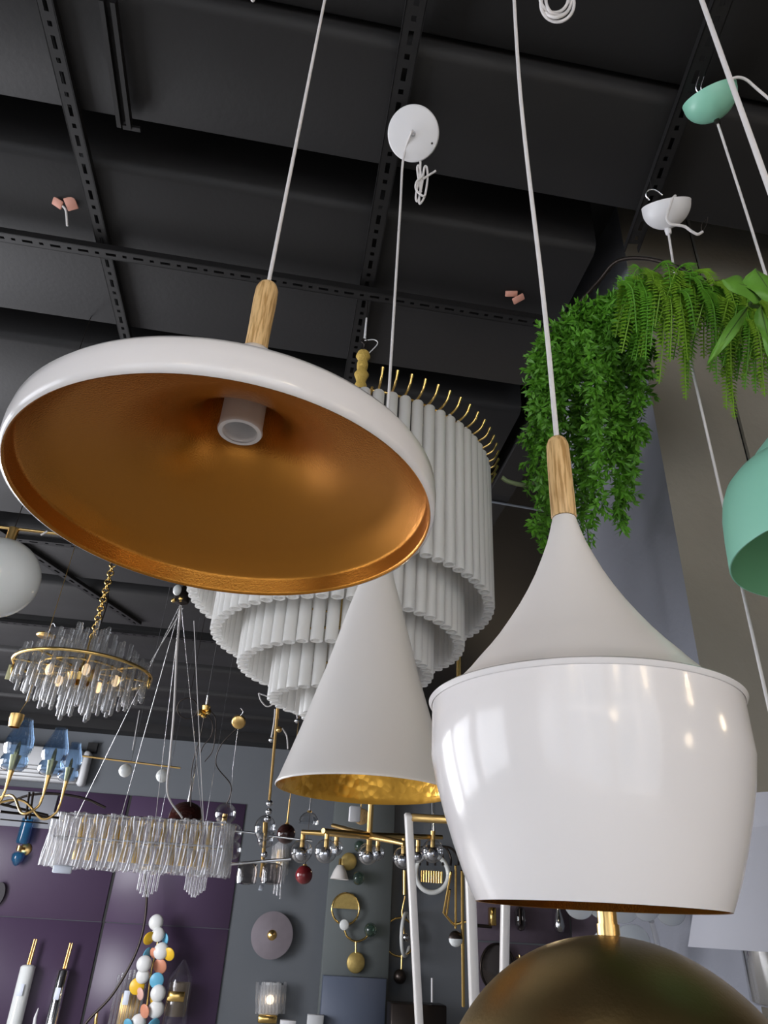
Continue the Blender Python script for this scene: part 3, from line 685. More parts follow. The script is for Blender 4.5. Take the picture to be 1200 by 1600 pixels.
# ------------------------------------------------------------------ air conditioner and boards at far left
c0 = B(130, 1228, .16); xr = c0.x; z0_ = B(110, 1224, .16).z; z1_ = B(100, 1170, .16).z
t = thing('air_conditioner', 'white split air conditioner high on the grey wall behind blue glass shades', 'air conditioner', (xr-.6, BACK-.1, z0_))
obj('body', MB().bbox((xr-.75, BACK-.13, (z0_+z1_)/2), (1.3, .2, z1_-z0_), .02), M_['acw'], t)
obj('end_cap', MB().bbox((xr-.05, BACK-.11, (z0_+z1_)/2-.01), (.10, .16, z1_-z0_+.02), .03), M_['acw'], t)
for i in range(4): obj('louver', MB().box((xr-.80, BACK-.235, z0_+.03+i*.045), (1.1, .012, .010)), M_['acgrey'], t)
mb = MB().box((xr-.03, BACK-.035, (z1_+1.85)/2), (.12, .07, 1.85-z1_))
tag(obj('cable_duct', mb, M_['blacksteel'], loc=(xr-.03, BACK-.035, z1_)), 'black vertical duct rising from the end of the air conditioner', 'duct')
c = B(40, 1268, .04)
b0, b1 = B(0, 1290, .04), B(92, 1240, .04)
mb = MB().bbox(((b1.x-1.0+b1.x)/2, BACK-.04, (b0.z+b1.z)/2), (1.0, .03, b1.z-b0.z), .004)
tag(obj('notice_board', mb, mat('pale_grey_board', (.30, .31, .34), .6), loc=c), 'plain pale grey board on the wall below the air conditioner', 'board')

# ------------------------------------------------------------------ wavy glass linear chandelier
D0 = 3.5
q0, q1 = W(62, 1352, D0), W(346, 1364, D0*1.01)
zbw = (q0.z+q1.z)/2; PWv = V((q0.x+q1.x)/2, (q0.y+q1.y)/2, zbw)
ztw = vz(PWv, 1275); Lx = (q1.x-q0.x); dirx = V(q1.x-q0.x, q1.y-q0.y, 0).normalized(); diry = V(-dirx.y, dirx.x, 0); Lx = V(q1.x-q0.x, q1.y-q0.y, 0).length
t = thing('linear_chandelier', 'long box chandelier of wavy clear glass strips hung on thin wires over purple panels', 'chandelier', PWv)
Hw = ztw-zbw; wy = .24; base_ = V(q0.x, q0.y, zbw)
def strip(c, seedv, dd):
    rnd = random.Random(seedv); n = 8; pts = []; wv = .003+rnd.random()*.005; ph = rnd.random()*6
    for i in range(n+1):
        f = i/n; pts.append(c+dd*(math.sin(ph+f*5+rnd.random())*wv)+dd.cross(V(0, 0, 1))*(math.cos(ph*2+f*6)*.005)+V(0, 0, f*Hw*(.97+.05*rnd.random())-.01*rnd.random()))
    return MB().tube(pts, [.010+.005*rnd.random() for _ in pts], 6)
protos = []
def put_strip(c, i, dd):
    k_ = i % 9
    if i < 9:
        o = obj('glass_strip', strip(c, i, dd), M_['wavy'], t); protos.append((o, c.copy()))
    else: dup(protos[k_][0], t, c-protos[k_][1])
i = 0
for j in range(43): put_strip(base_+dirx*(Lx*(j+.5)/43), i, dirx); i += 1
for j in range(41): put_strip(base_+dirx*(Lx*(j+.5)/41)+diry*wy, i, dirx); i += 1
for j in range(7): put_strip(base_+diry*(wy*(j+.5)/7), i, dirx); i += 1
for j in range(7): put_strip(base_+dirx*Lx+diry*(wy*(j+.5)/7), i, dirx); i += 1
mb = MB()
for zz in (Hw*.98, Hw*.52):
    for s_ in (0.03, wy-.03): mb.tube([base_+dirx*.02+diry*s_+V(0, 0, zz), base_+dirx*(Lx-.02)+diry*s_+V(0, 0, zz)], .005, 6)
    for s_ in (.02, Lx-.02): mb.tube([base_+dirx*s_+V(0, 0, zz), base_+dirx*s_+diry*wy+V(0, 0, zz)], .005, 6)
obj('frame', mb, M_['chrome'], t)
mg = mat('warm_gold_sleeve', (.85, .52, .08), .35, .5)
for row in (.14, .54):
    proto = None
    for j in range(12):
        c = base_+dirx*(Lx*(.14+.74*j/11))+diry*(wy*.5)+V(0, 0, Hw*row)
        if proto is None: proto = obj('candle_sleeve', MB().lathe([(.017, 0), (.017, .07), (.010, .075), (.014, .09), (.008, .112), (.001, .118)], c, 12), mg, t); pc = c.copy()
        else: dup(proto, t, c-pc)
cw = W(283, 935, 3.1); 
hp = V(PWv.x+.38, PWv.y, 0); zch = vz(hp, 940)
hub = V(*[W(283, 942, depth(PWv)*.86)[k] for k in range(3)])
wires = [(120, 1272), (190, 1272), (244, 1276), (318, 1282)]
for (x, y) in wires:
    e = W(x, y, D0*1.01)
    obj('suspension_wire', MB().tube([hub, e+V(0, 0, -.02)], .0016, 6), M_['chrome'], t)
obj('power_cord', MB().tube(bez([hub, W(277, 1010, 3.2), W(272, 1110, 3.35), W(266, 1180, 3.45), W(262, 1240, 3.5), W(285, 1278, 3.53)], 40), .005, 8), M_['cord'], t)
obj('ceiling_mount', MB().lathe([(.001, -.01), (.03, 0), (.035, .03), (.02, .06), (.006, .08), (.006, CEIL-hub.z)], hub, 20), M_['dark'], t)
obj('wire_grip', MB().ball(hub+V(.0, -.02, .01), .014, 12, 8).ball(hub+V(-.03, -.02, .0), .010, 12, 8), M_['gold'], t)
obj('price_tag', MB().bbox(base_+dirx*.12+V(0, -.02, -.02), (.09, .02, .035), .005), M_['tagw'], t)
c = W(277, 922, 3.0)
tag(obj('led_bulb', MB().ball(c, .018, 16, 12, (1, 1, 1.35)), M_['opal'], loc=c), 'small frosted bulb at the top of the spreading wires', 'bulb')
# separate long wires from the same spot
for (x0_, y0_, x1_, y1_, D, lb) in ((286, 950, 235, 1035, 3.2, 'thin wire slanting down left from the hub to the crystal chandelier ring'), (303, 970, 318, 1285, 3.6, 'thin wire dropping right of the hub to the long glass chandelier end'), (218, 1110, 207, 1172, 3.2, 'loose white wire end hanging beneath the crystal chandelier')):
    tag(obj('hanging_wire', MB().tube([W(x0_, y0_, D), W(x1_, y1_, D)], .002, 6), M_['cord'], loc=W(x0_, y0_, D)), lb, 'wire')
# crystal danglers peeping beneath
for (x, y, n, lb) in ((233, 1372, 6, 'small cluster of glass rods hanging below the middle of the long glass chandelier'), (307, 1372, 8, 'small fan of glass rods hanging below the right end of the long glass chandelier')):
    c = W(x, y, 4.3); t2 = thing('crystal_pendant', lb, 'pendant lamp', c)
    for j in range(n):
        u = (j-(n-1)/2)/(n/2); p = c+V(u*.065, 0, 0)
        obj('glass_rod', MB().tube([p+V(0, 0, .05), p-V(0, 0, .06+.05*(1-abs(u)))], .007, 6), M_['wavy'], t2)
    obj('cap', MB().disc(c+V(0, 0, .055), .07, .02), M_['brass'], t2)
    obj('suspension_wire', MB().tube([c+V(0, 0, .06), (c.x, c.y, CEIL)], .0012, 6), M_['chrome'], t2)

# ------------------------------------------------------------------ bar with two opal discs
D = 4.4
t = thing('bar_lamp', 'thin brass bar with two small opal globes beneath, in front of the grey wall', 'lamp', W(205, 1190, D))
obj('bar', MB().tube([W(128, 1181, D), W(282, 1200, D)], .006, 8), M_['brass'], t)
for x, y in ((196, 1204), (254, 1212)):
    obj('globe', MB().ball(W(x, y, D-.01), rp(10, W(x, y, D)), 24, 16), M_['opal'], t)
obj('suspension_wire', MB().tube([W(205, 1190, D), V(W(205, 1190, D).x, W(205, 1190, D).y, CEIL)], .002, 6), M_['chrome'], t)

# ------------------------------------------------------------------ brown bowl pendant, ring lamp, brass hooks
c = W(291, 1274, 4.6); t = thing('bowl_pendant', 'dark brown glass bowl pendant on a thin rod behind the long glass chandelier', 'pendant lamp', c)
r = rp(27, c)
obj('bowl', MB().lathe([(r, -r*.3), (r*.97, 0), (r*.85, r*.35), (r*.6, r*.58), (r*.3, r*.7), (.01, r*.74)], c, 40), M_['brown'], t)
obj('rod', MB().tube([c+V(0, 0, r*.72), c+V(0, 0, .32)], .008, 8).tube([c+V(0, 0, .3), (c.x, c.y, CEIL)], .003, 6), M_['chrome'], t)
c = W(293, 1107, 4.6)
o = tag(obj('ring_lamp', MB().torus(c, rp(16, c), .004, CM, n=36, seg=6).tube([c+V(0, 0, rp(15, c)), (c.x, c.y, CEIL)], .002, 6), M_['dark'], loc=c), 'thin black hoop hanging close to the ceiling above the bar with two globes', 'lamp')
c = W(320, 1112, 4.4); t = thing('ceiling_plate', 'cluster of small brass cable knobs with looping wires near the ceiling', 'ceiling plate', c)
for dx, dy, s in ((-6, 4, 1), (2, -4, 1.1), (5, 2, .8), (-1, 7, .8)): obj('knob', MB().lathe([(.001, -.02), (.02*s, -.015), (.024*s, .01), (.012*s, .02), (.001, .02)], W(320+dx, 1110+dy, 4.4), 16), M_['gold'], t)
obj('hook', MB().tube(pth([(322, 1104), (325, 1086)], 4.4), .006, 6), M_['chrome'], t)
mb = MB().tube(bez(pth([(320, 1115), (313, 1150), (300, 1200), (298, 1260)], 4.45), 20), .003, 6)
mb.tube(bez(pth([(323, 1115), (332, 1130), (330, 1150), (318, 1165), (312, 1180)], 4.45), 24), .003, 6)
mb.tube(bez(pth([(326, 1108), (337, 1125), (333, 1170), (320, 1190)], 4.45), 24), .003, 6)
obj('loose_cord', mb, M_['dark'], t)
c = W(373, 1128, 4.4); t = thing('twin_globe_pendant', 'round brass ceiling disc carrying a cord to a clear glass globe', 'pendant lamp', c)
obj('ceiling_disc', MB().disc(c, rp(11, c), .02, CM), M_['brass'], t)
obj('hook', MB().tube(bez(pth([(376, 1118), (380, 1112), (376, 1106)], 4.4), 10), .004, 6), M_['chrome'], t)
g1 = W(352, 1272, 4.4)
obj('cord', MB().tube(bez(pth([(370, 1138), (345, 1165), (338, 1195), (360, 1225), (359, 1245), (354, 1256)], 4.4), 40), .0035, 6), M_['dark'], t)
obj('wire', MB().tube([c, W(364, 1200, 4.4), W(360, 1262, 4.4)], .002, 6), M_['chrome'], t)
obj('globe', MB().ball(g1, rp(16.5, g1), 28, 18), M_['globe'], t)
obj('candle', MB().tube([g1-V(0, 0, rp(16, g1)), g1+V(0, 0, .0)], .016, 12), M_['brass'], t)

# ------------------------------------------------------------------ pole lamp with glass globes (centre left)
PP = W(416, 1290, 4.0)
t = thing('pole_chandelier', 'slim brass pole lamp with stacked clear glass beads and globes and horizontal arms', 'chandelier', PP)
top = W(435, 1098, 3.75); ppz = vz(PP, 1250)
obj('pole', MB().tube([top, V(PP.x, PP.y, ppz)], .008, 10), M_['brass'], t)
def gball(x, y, rpx, D, m='globe', parent=t, nm='globe', sc=(1, 1, 1)):
    p = W(x, y, D); return obj(nm, MB().ball(p, rp(rpx, p), 28, 16, sc), M_[m], parent)
for (x, y, r) in ((421, 1255, 5), (420, 1268, 5), (418, 1280, 5.5), (413, 1335, 5)): gball(x, y, r, 4.0, 'chrome', nm='bead')
gball(414, 1294, 16.5, 4.0, sc=(1, 1, 1.15)); gball(415, 1312, 12.5, 4.02); gball(365, 1301, 13, 4.1); gball(363, 1328, 14, 4.05)
obj('lower_stem', MB().tube([W(416, 1290, 4.0), W(408, 1370, 4.0)], .010, 8), M_['brass'], t)
for (x, y) in ((350, 1293), (360, 1340), (414, 1300)): obj('candle', MB().tube([W(x, y, 4.0), W(x+1, y-16, 4.0)], .014, 10), M_['brass'], t)
obj('arm', MB().tube(pth([(356, 1297), (400, 1302)], 4.0), .006, 8).tube(pth([(420, 1306), (488, 1314)], 4.0), .006, 8), M_['chrome'], t)
obj('arm', MB().tube(pth([(350, 1351), (455, 1342)], 3.95), .008, 8), M_['chrome'], t)
for x, s in ((386, 1), (424, 1)):
    p = W(x, 1365, 4.0); obj('glass_shade', MB().lathe([(rp(6, p), -.055), (rp(15, p), -.05), (rp(16, p), -.03), (rp(16, p), .03), (rp(14, p), .05), (rp(5, p), .055)], p, 28), M_['smoke'], t)
obj('price_tag', MB().bbox(W(408, 1387, 3.95), (.024, .006, .055), .004, CM @ Matrix.Rotation(-.1, 3, 'Z')), M_['tagw'], t)
mb = MB()
for pts in ([(404, 1083), (408, 1095), (418, 1104), (430, 1098)], [(404, 1083), (418, 1088), (432, 1092)], [(437, 1097), (450, 1110), (462, 1115), (465, 1122)], [(440, 1092), (455, 1100), (466, 1118)], [(430, 1108), (428, 1130), (424, 1152)], [(441, 1138), (448, 1150), (450, 1170)]):
    mb.tube(bez(pth(pts, 3.75), 16), .004, 6)
obj('loose_cable', mb, M_['cord'], t)
obj('cable_end', MB().ball(W(424, 1156, 3.75), .014, 10, 8).ball(W(464, 1126, 3.75), .014, 10, 8), M_['chrome'], t)
obj('top_fitting', MB().ball(W(434, 1096, 3.73), .02, 12, 8).ball(W(436, 1140, 3.75), .016, 12, 8), M_['brass'], t)
gp = V(top.x, top.y, top.z); obj('ceiling_wire', MB().tube([top, (top.x, top.y, CEIL)], .003, 6), M_['dark'], t)

# small pendants in the middle distance
def ball_pendant(x, y, rpx, D, m, label, cordm='chrome', half=False, cordtop=None):
    c = W(x, y, D); t = thing('globe_pendant', label, 'pendant lamp', c); r = rp(rpx, c)
    if half: obj('globe', MB().lathe([(r, -r*.1), (r*.98, r*.2), (r*.86, r*.5), (r*.6, r*.8), (r*.25, r*.97), (.005, r)], c, 32), M_[m], t)
    else: obj('globe', MB().ball(c, r, 30, 18), M_[m], t)
    obj('rod', MB().tube([c+V(0, 0, r*.97), c+V(0, 0, r+.16)], .006, 8).tube([c+V(0, 0, r+.14), (c.x, c.y, CEIL)], .0025, 6), M_[cordm], t)
    obj('cap', MB().lathe([(r*.25, r*.93), (r*.22, r*1.1), (.002, r*1.12)], c, 16), M_['brass'], t)
ball_pendant(447, 1303, 14.5, 4.9, 'brown', 'small black glass ball pendant under the left edge of the cone pendant', 'brass')
ball_pendant(482, 1285, 15.5, 4.9, 'globe', 'small clear half-globe pendant on a thin cord below the cone pendant', half=True)
ball_pendant(475, 1367, 13.5, 5.6, 'red', 'small dark red ribbed ball pendant below the clear globes', 'dark')

# ------------------------------------------------------------------ branching brass chandelier with clear globes
PS = W(577, 1306, 3.4)
t = thing('branch_chandelier', 'brass branching chandelier with clear glass globes under the cone pendant', 'chandelier', PS)
obj('stem', MB().tube([W(577, 1330, 3.4), PS, V(PS.x, PS.y, CEIL)], .014, 12), M_['brass'], t)
arms = [((577, 1306), (505, 1298), 3.15), ((577, 1306), (472, 1300), 3.5), ((577, 1306), (632, 1318), 3.2), ((577, 1303), (690, 1308), 3.7), ((577, 1306), (520, 1290), 3.8)]
for (a, b, D) in arms:
    obj('arm', MB().tube([PS, W(b[0], b[1], D)], [.017, .011], 10), M_['brass'], t)
for (x, y, r, D) in ((471, 1330, 17, 3.5), (509, 1330, 17.5, 3.15), (575, 1334, 16, 3.4), (630, 1340, 16, 3.2), (676, 1330, 17, 3.6), (525, 1325, 11, 3.8), (590, 1333, 11, 3.7), (653, 1335, 12, 3.9)):
    p = W(x, y, D); g = obj('globe', MB().ball(p, rp(r, p), 28, 18), M_['globe'], t)
    obj('bulb', MB().ball(p-V(0, 0, rp(r*.2, p)), rp(r*.58, p), 18, 12), M_['chrome'], t)
    obj('socket', MB().tube([p+V(0, 0, rp(r*.3, p)), p+V(0, 0, rp(r*1.7, p))], rp(3.6, p), 14), M_['brass'], t)
c = W(554, 1272, 3.9); t = thing('block_lamp', 'small white block lamp with a round wooden backing below the cone pendant', 'lamp', c)
obj('shade', MB().bbox(c, (rp(17, c), .05, rp(22, c)), .004), M_['wplastic'], t)
obj('backing', MB().disc(W(565, 1276, 4.0), rp(12, c), .03, Matrix.Rotation(PI/2, 3, 'X')), M_['wood'], t)
obj('rod', MB().tube([c+V(.04, .05, 0), (c.x+.04, c.y+.05, CEIL)], .003, 6), M_['brass'], t)

# crystal wall sconce of hanging bars
def wthing(name, label, x, y, off=.1, cat='wall lamp', group=None): 
    return thing(name, label, cat, B(x, y, off), group)
c = B(437, 1330, .12); t = wthing('crystal_sconce', 'tall wall sconce of clear crystal bars tapering to a point beside the round mauve disc', 437, 1330)
k_ = depth(c)/F
for j in range(11):
    u = (j-5)/5.0; x = 437+u*13
    top_ = B(x+3, 1312+abs(u)*10, .10+.06*(1-u*u)); bot = B(x-3+(-1 if j % 2 else 1), 1412-abs(u)*38-(j % 3)*6, .10+.06*(1-u*u))
    obj('crystal_bar', MB().tube([top_, bot], .014, 6), M_['wavy'], t)
obj('backplate', MB().lathe([(.001, -.1), (.06, -.1), (.06, .1), (.001, .1)], B(437, 1342, .04), 12), M_['gold'], t)

# ------------------------------------------------------------------ wall lamps on back wall
RX = Matrix.Rotation(PI/2, 3, 'X')
def k7(off=.1): return depth(B(500, 1450, off))/F
kk = k7()
# round mauve disc
c = B(425, 1461, .10); t = wthing('disc_sconce', 'large round mauve metal disc wall lamp with a small brass centre dome', 425, 1461)
rr = 32*kk
obj('disc', MB().lathe([(.001, -.012), (rr, -.004), (rr, .004), (rr*.5, .014), (.001, .02)], c, 72, RX, False), M_['taupe'], t)
obj('center_dome', MB().lathe([(8*kk, 0), (7.5*kk, 2*kk), (5*kk, 4.5*kk), (.001, 6*kk)], c, 28, RX), M_['brass'], t)
obj('mount', MB().lathe([(.04, -.1), (.04, .0)], c, 20, RX), M_['dark'], t)
# ring sconce with curved arm on the pilaster
f2 = BACK-.18
def B2(px, py, off=.05): return atY(px, py, f2-off)
c = B2(540, 1420); t = thing('ring_sconce', 'wall lamp with half-filled gold ring above, round gold plate on a stem below', 'wall lamp', c)
r = 21.5*kk
obj('ring', MB().torus(c, r, .012, RX, n=56), M_['gold'], t)
n=24; vs = [c]+[c+V(r*math.cos(PI*i/n), 0, r*math.sin(PI*i/n)) for i in range(n+1)]
mb = MB(); mb.add([v+V(0, -.006, 0) for v in vs], [(0, i+1, i+2) for i in range(n)], False); mb.add([v+V(0, .006, 0) for v in vs], [(0, i+2, i+1) for i in range(n)], False)
obj('half_disc', mb, M_['goldleaf'], t)
obj('opal_disc', MB().disc(B2(538, 1445, .08), 7.5*kk, .02, RX), M_['opal'], t)
obj('curved_arm', MB().tube(bez([B2(538, 1452), B2(543, 1464), B2(556, 1471), B2(569, 1467), B2(577, 1459)], 24), .012, 8), M_['gold'], t)
obj('green_globe', MB().ball(B2(579, 1453, .1), 10*kk, 24, 16), M_['greenglass'], t)
obj('stem', MB().tube([B2(556, 1471), B2(556, 1490)], .012, 8), M_['gold'], t)
obj('round_plate', MB().disc(B2(556, 1504), 14*kk, .03, RX), M_['goldleaf'], t)
# cone and disc sconce above it
c = B2(545, 1346); t = thing('cone_sconce', 'wall lamp with gold disc, small white cone shade and green glass globes', 'wall lamp', c)
obj('gold_disc', MB().disc(c, 13*kk, .03, RX), M_['goldleaf'], t)
obj('cone_shade', MB().lathe([(15*kk, -10*kk), (10*kk, 2*kk), (5*kk, 10*kk), (.002, 11*kk)], B2(531, 1363, .12), 36), M_['whitesat'], t)
obj('stem', MB().tube([B2(532, 1342, .1), B2(531, 1355, .12)], 2.5*kk, 10), M_['gold'], t)
obj('green_globe', MB().ball(B2(560, 1372, .12), 10*kk, 24, 16), M_['greenglass'], t)
obj('green_globe', MB().ball(B2(562, 1322, .10), 9*kk, 24, 16), M_['greenglass'], t)
# ribbed crystal sconce lower
c = B(421, 1560, .12); t = wthing('ribbed_sconce', 'ribbed clear glass wall sconce glowing on the grey wall below the mauve disc', 421, 1560)
for j in range(9):
    u = (j-4)/4.0; yy = .12+.05*(1-u*u)
    obj('glass_rib', MB().tube([B(422+u*21, 1584, yy), B(424+u*22, 1534+(j % 2)*5, yy)], .018, 8), M_['wavy'], t)
obj('gold_base', MB().bbox(B(418, 1592, .08), (28*kk, .10, 10*kk), .01), M_['gold'], t)
obj('backplate', MB().bbox(B(422, 1560, .04), (30*kk, .06, 40*kk), .01), M_['acw'], t)
obj('inner_bulb', MB().ball(B(422, 1562, .10), 6*kk, 16, 12), mat('sconce_lit_bulb', (1, .85, .65), .4, emit=(1, .8, .6), es=1.5), t)
# slate board and boxes at the bottom
c = B(555, 1565, .35)
x0_, x1_, zt_b = B(506, 1525, .35).x, B(604, 1532, .35).x, B(555, 1527, .35).z
mb = MB().bbox(((x0_+x1_)/2, BACK-.27, zt_b-.45), (x1_-x0_, .16, .9), .004)
tag(obj('slate_cabinet', mb, M_['slate'], loc=c), 'slate blue flat cabinet standing against the grey-green column below the gold plate', 'cabinet')
c = B(490, 1592, .4); x0_, x1_ = B(481, 1582, .4).x, B(506, 1582, .4).x
tag(obj('white_box', MB().bbox(((x0_+x1_)/2, BACK-.4, c.z-.12), (x1_-x0_, .1, .32), .004), M_['acw'], loc=c), 'white box beside the slate blue cabinet at the bottom edge', 'box')
c = B(450, 1598, .4)
tag(obj('glass_shelf_lamp', MB().bbox(c, (22*kk, .1, 6*kk), .003), M_['wplastic'], loc=c), 'flat white item at the bottom edge between ribbed sconce and white box', 'box')
c = B(650, 1590, .5)
zt_b = B(650, 1566, .5).z; x0_, x1_ = B(606, 1566, .5).x, B(690, 1566, .5).x
t = thing('black_display_box', 'black display box with a thin white stick rising from it', 'box', c)
obj('box', MB().bbox(((x0_+x1_)/2, BACK-.6, zt_b-.45), (x1_-x0_, .3, .9), .01), M_['dark'], t)
obj('white_stick', MB().tube([B(675, 1566, .6), B(675, 1528, .6)], .012, 8), M_['wplastic'], t)

# double ring sconce + knob, right of pilaster
c = B(627, 1464, .12); t = wthing('double_ring_sconce', 'wall lamp of interlocked gold and white rings with a small crystal inside', 627, 1464)
obj('gold_ring', MB().torus(c+V(-.02, 0, 0), 26*kk, .012, Matrix.Rotation(.15, 3, 'Z') @ RX, n=48), M_['gold'], t)
obj('white_ring', MB().torus(c+V(.05, -.03, .03), 29*kk, .022, Matrix.Rotation(1.15, 3, 'Z') @ RX, n=48), M_['opal'], t)
obj('crystal', MB().ball(c+V(.05, -.03, 0), 6*kk, 16, 10), M_['chrome'], t)
obj('stem', MB().tube([B(633, 1400, .12), B(628, 1425, .12), B(632, 1466, .12)], .012, 8).tube([B(628, 1492, .12), B(627, 1520, .12)], .012, 8), M_['brass'], t)
obj('top_tube', MB().tube([B(632, 1360, .12), B(632, 1398, .12)], .026, 10), M_['brass'], t)
obj('lower_knob', MB().ball(B(625, 1526, .12), 10*kk, 20, 14), M_['dark'], t)
# oval white ring lamp with gold tubes
c = B(675, 1365, .3); t = wthing('oval_ring_lamp', 'white ring lamp with a gold ribbed centre behind the white stand', 675, 1365, .3)
obj('ring', MB().torus(c, 27*kk, .03, RX, n=56), M_['opal'], t)
for j in range(9): obj('gold_rib', MB().tube([c+V((j-4)*.032, .02, -.0-.1), c+V((j-4)*.032, .02, .03)], .014, 8), M_['gold'], t)
mb = MB()
for j in range(-3, 4): mb.tube(bez([B(680, 1322, .3), B(680+j*8, 1322+abs(j)*1, .3), B(680+j*12, 1340, .3), B(680+j*12, 1352, .32)], 14), .014, 6)
obj('black_arms', mb, M_['dark'], t)
# chrome rod above
c = B(677, 1262, .3); tag(obj('chrome_tube_lamp', MB().tube([B(675, 1200, .5), B(677, 1303, .5)], .03, 14).tube([B(675, 1200, .5), (B(675, 1200, .5).x, B(675, 1200, .5).y, TOP)], .004, 6), M_['chrome'], loc=c), 'vertical chrome tube lamp between the cone pendant and white stand', 'lamp')
# gold wire fixture with half-opal globe
c = W(712, 1467, 3.2); t = thing('wire_frame_lamp', 'gold wire-frame lamp with half gold half opal globe at its foot', 'lamp', c)
r = rp(11, c)
obj('opal_half', MB().lathe([(.001, -r)]+[(r*math.cos(a), r*math.sin(a)) for a in [-PI/2+PI/2*i/8 for i in range(1, 9)]], c, 28), M_['opal'], t)
obj('gold_half', MB().lathe([(r*1.02*math.cos(a), r*1.02*math.sin(a)) for a in [PI/2*i/8 for i in range(8)]]+[(.001, r*1.02)], c, 28), M_['dark'], t)
mb = MB()
for pts in ([(712, 1450), (712, 1352)], [(705, 1362), (693, 1426), (706, 1442), (712, 1446)], [(703, 1390), (698, 1428)], [(712, 1444), (728, 1440), (745, 1446)], [(722, 1360), (724, 1572)]):
    mb.tube(pth(pts, 3.2), .0055 if pts[0][0] != 722 else .008, 8)
obj('wire_frame', mb, M_['gold'], t)

# ------------------------------------------------------------------ white A-shaped stand
D = 2.1
t = thing('lamp_stand', 'white leaning post stand with a brass top bar behind the bulbous pendant', 'stand', W(735, 1600, D))
def post(x0, y0, x1, y1, wpx, D):
    a, b = W(x0, y0, D), W(x1, y1, D); e = (b-a).normalized(); b2 = b+e*.9
    L = (b2-a).length; s = e.cross(V(0, 1, 0)).normalized(); u = s.cross(e)
    obj('post', MB().bbox((a+b2)/2, (rp(wpx, a), .03, L), .004, Matrix((s, u, e)).transposed()), M_['whitesat'], t)
post(638, 1272, 655, 1600, 11, D); post(732, 1290, 741, 1560, 14, D); post(792, 1290, 788, 1510, 12, D*1.05)
a, b = W(642, 1279, D), W(700, 1279, D)
a2 = W(732, 1281, D)
obj('top_bar', MB().bbox((a+a2)/2, ((a2-a).length, .028, rp(11, a)), .003, Matrix.Rotation(math.atan2(a2.y-a.y, a2.x-a.x), 3, 'Z')), M_['brass'], t)

# ------------------------------------------------------------------ bronze dome at the bottom
Dd = .70; Rr = .184
c = W(974, 1486, Dd); 
PD_ = V(c.x, c.y+.03, c.z-Rr*.93); 
t = thing('dome_lamp', 'large brushed bronze dome lamp with a short brass neck, cut by the bottom edge', 'lamp', PD_)
pf = [(Rr*math.cos(a), Rr*math.sin(a)) for a in [-.25+(PI/2+.25-.06)*i/30 for i in range(31)]]
sharp(obj('dome', MB().lathe(pf, PD_, 128), M_['bronze'], t))
obj('neck', MB().lathe([(.0100, Rr-.004), (.0100, Rr+.042), (.001, Rr+.042)], PD_, 40), M_['brass'], t)
obj('neck_groove', MB().lathe([(.0115, Rr+.0), (.0115, Rr+.010)], PD_, 40), M_['brass'], t)

# ------------------------------------------------------------------ things on and in front of the mauve panels at lower right
c = B(769, 1432, .15); t = wthing('bracket_sconce', 'gold block wall lamp on a horizontal bracket between the white posts', 769, 1432)
obj('block', MB().bbox(c, (10*kk, .12, 26*kk), .01), M_['gold'], t)
obj('bracket', MB().tube([B(742, 1446, .15), B(768, 1448, .15)], .02, 8), M_['dark'], t)
c = B(813, 1435, .12); t = wthing('capsule_sconce', 'dark capsule wall lamp on the mauve panel below the bulbous pendant', 813, 1435)
obj('capsule', MB().lathe([(.001, -18*kk), (6*kk, -16*kk), (9*kk, -9*kk), (9*kk, 10*kk), (6*kk, 16*kk), (.001, 18*kk)], c, 24), M_['smoke'], t)
obj('core', MB().tube([c-V(0, 0, 8*kk), c+V(0, 0, 14*kk)], 3*kk, 10), M_['dark'], t)
c = B(873, 1436, .12); t = wthing('drop_sconce', 'chrome teardrop wall lamp on the mauve panel beside the bronze neck', 873, 1436)
obj('teardrop', MB().lathe([(.001, -20*kk), (7*kk, -18*kk), (10*kk, -10*kk), (8*kk, 0), (4*kk, 12*kk), (3*kk, 24*kk)], c, 28), M_['chrome'], t)
c = B(778, 1512, .12); t = wthing('round_mirror', 'round tinted mirror with a thin bronze rim behind the white posts', 778, 1512, .12, 'mirror')
obj('rim', MB().torus(c, 32*kk, .015, Matrix.Rotation(.3, 3, 'Z') @ RX, n=56), M_['dark'], t)
obj('mirror_glass', MB().disc(c, 31*kk, .01, Matrix.Rotation(.3, 3, 'Z') @ RX), mat('tinted_mirror', (.22, .19, .18), .15, .8), t)
c = B(812, 1500, .1); tag(obj('brass_hook', MB().tube([B(812, 1492, .05), B(812, 1506, .05)], .012, 8).tube([B(806, 1496, .05), B(816, 1496, .05)], .01, 8), M_['brass'], loc=c), 'tiny brass hook on the mauve panel right of the round mirror', 'hook')
mbt = MB().box(B(877, 1486, .03), (10*kk, .03, 26*kk)); tag(obj('wall_switch', mbt, M_['dark'], loc=B(877, 1486, .03)), 'small dark wall bracket at the panel seam near the bronze dome', 'bracket')
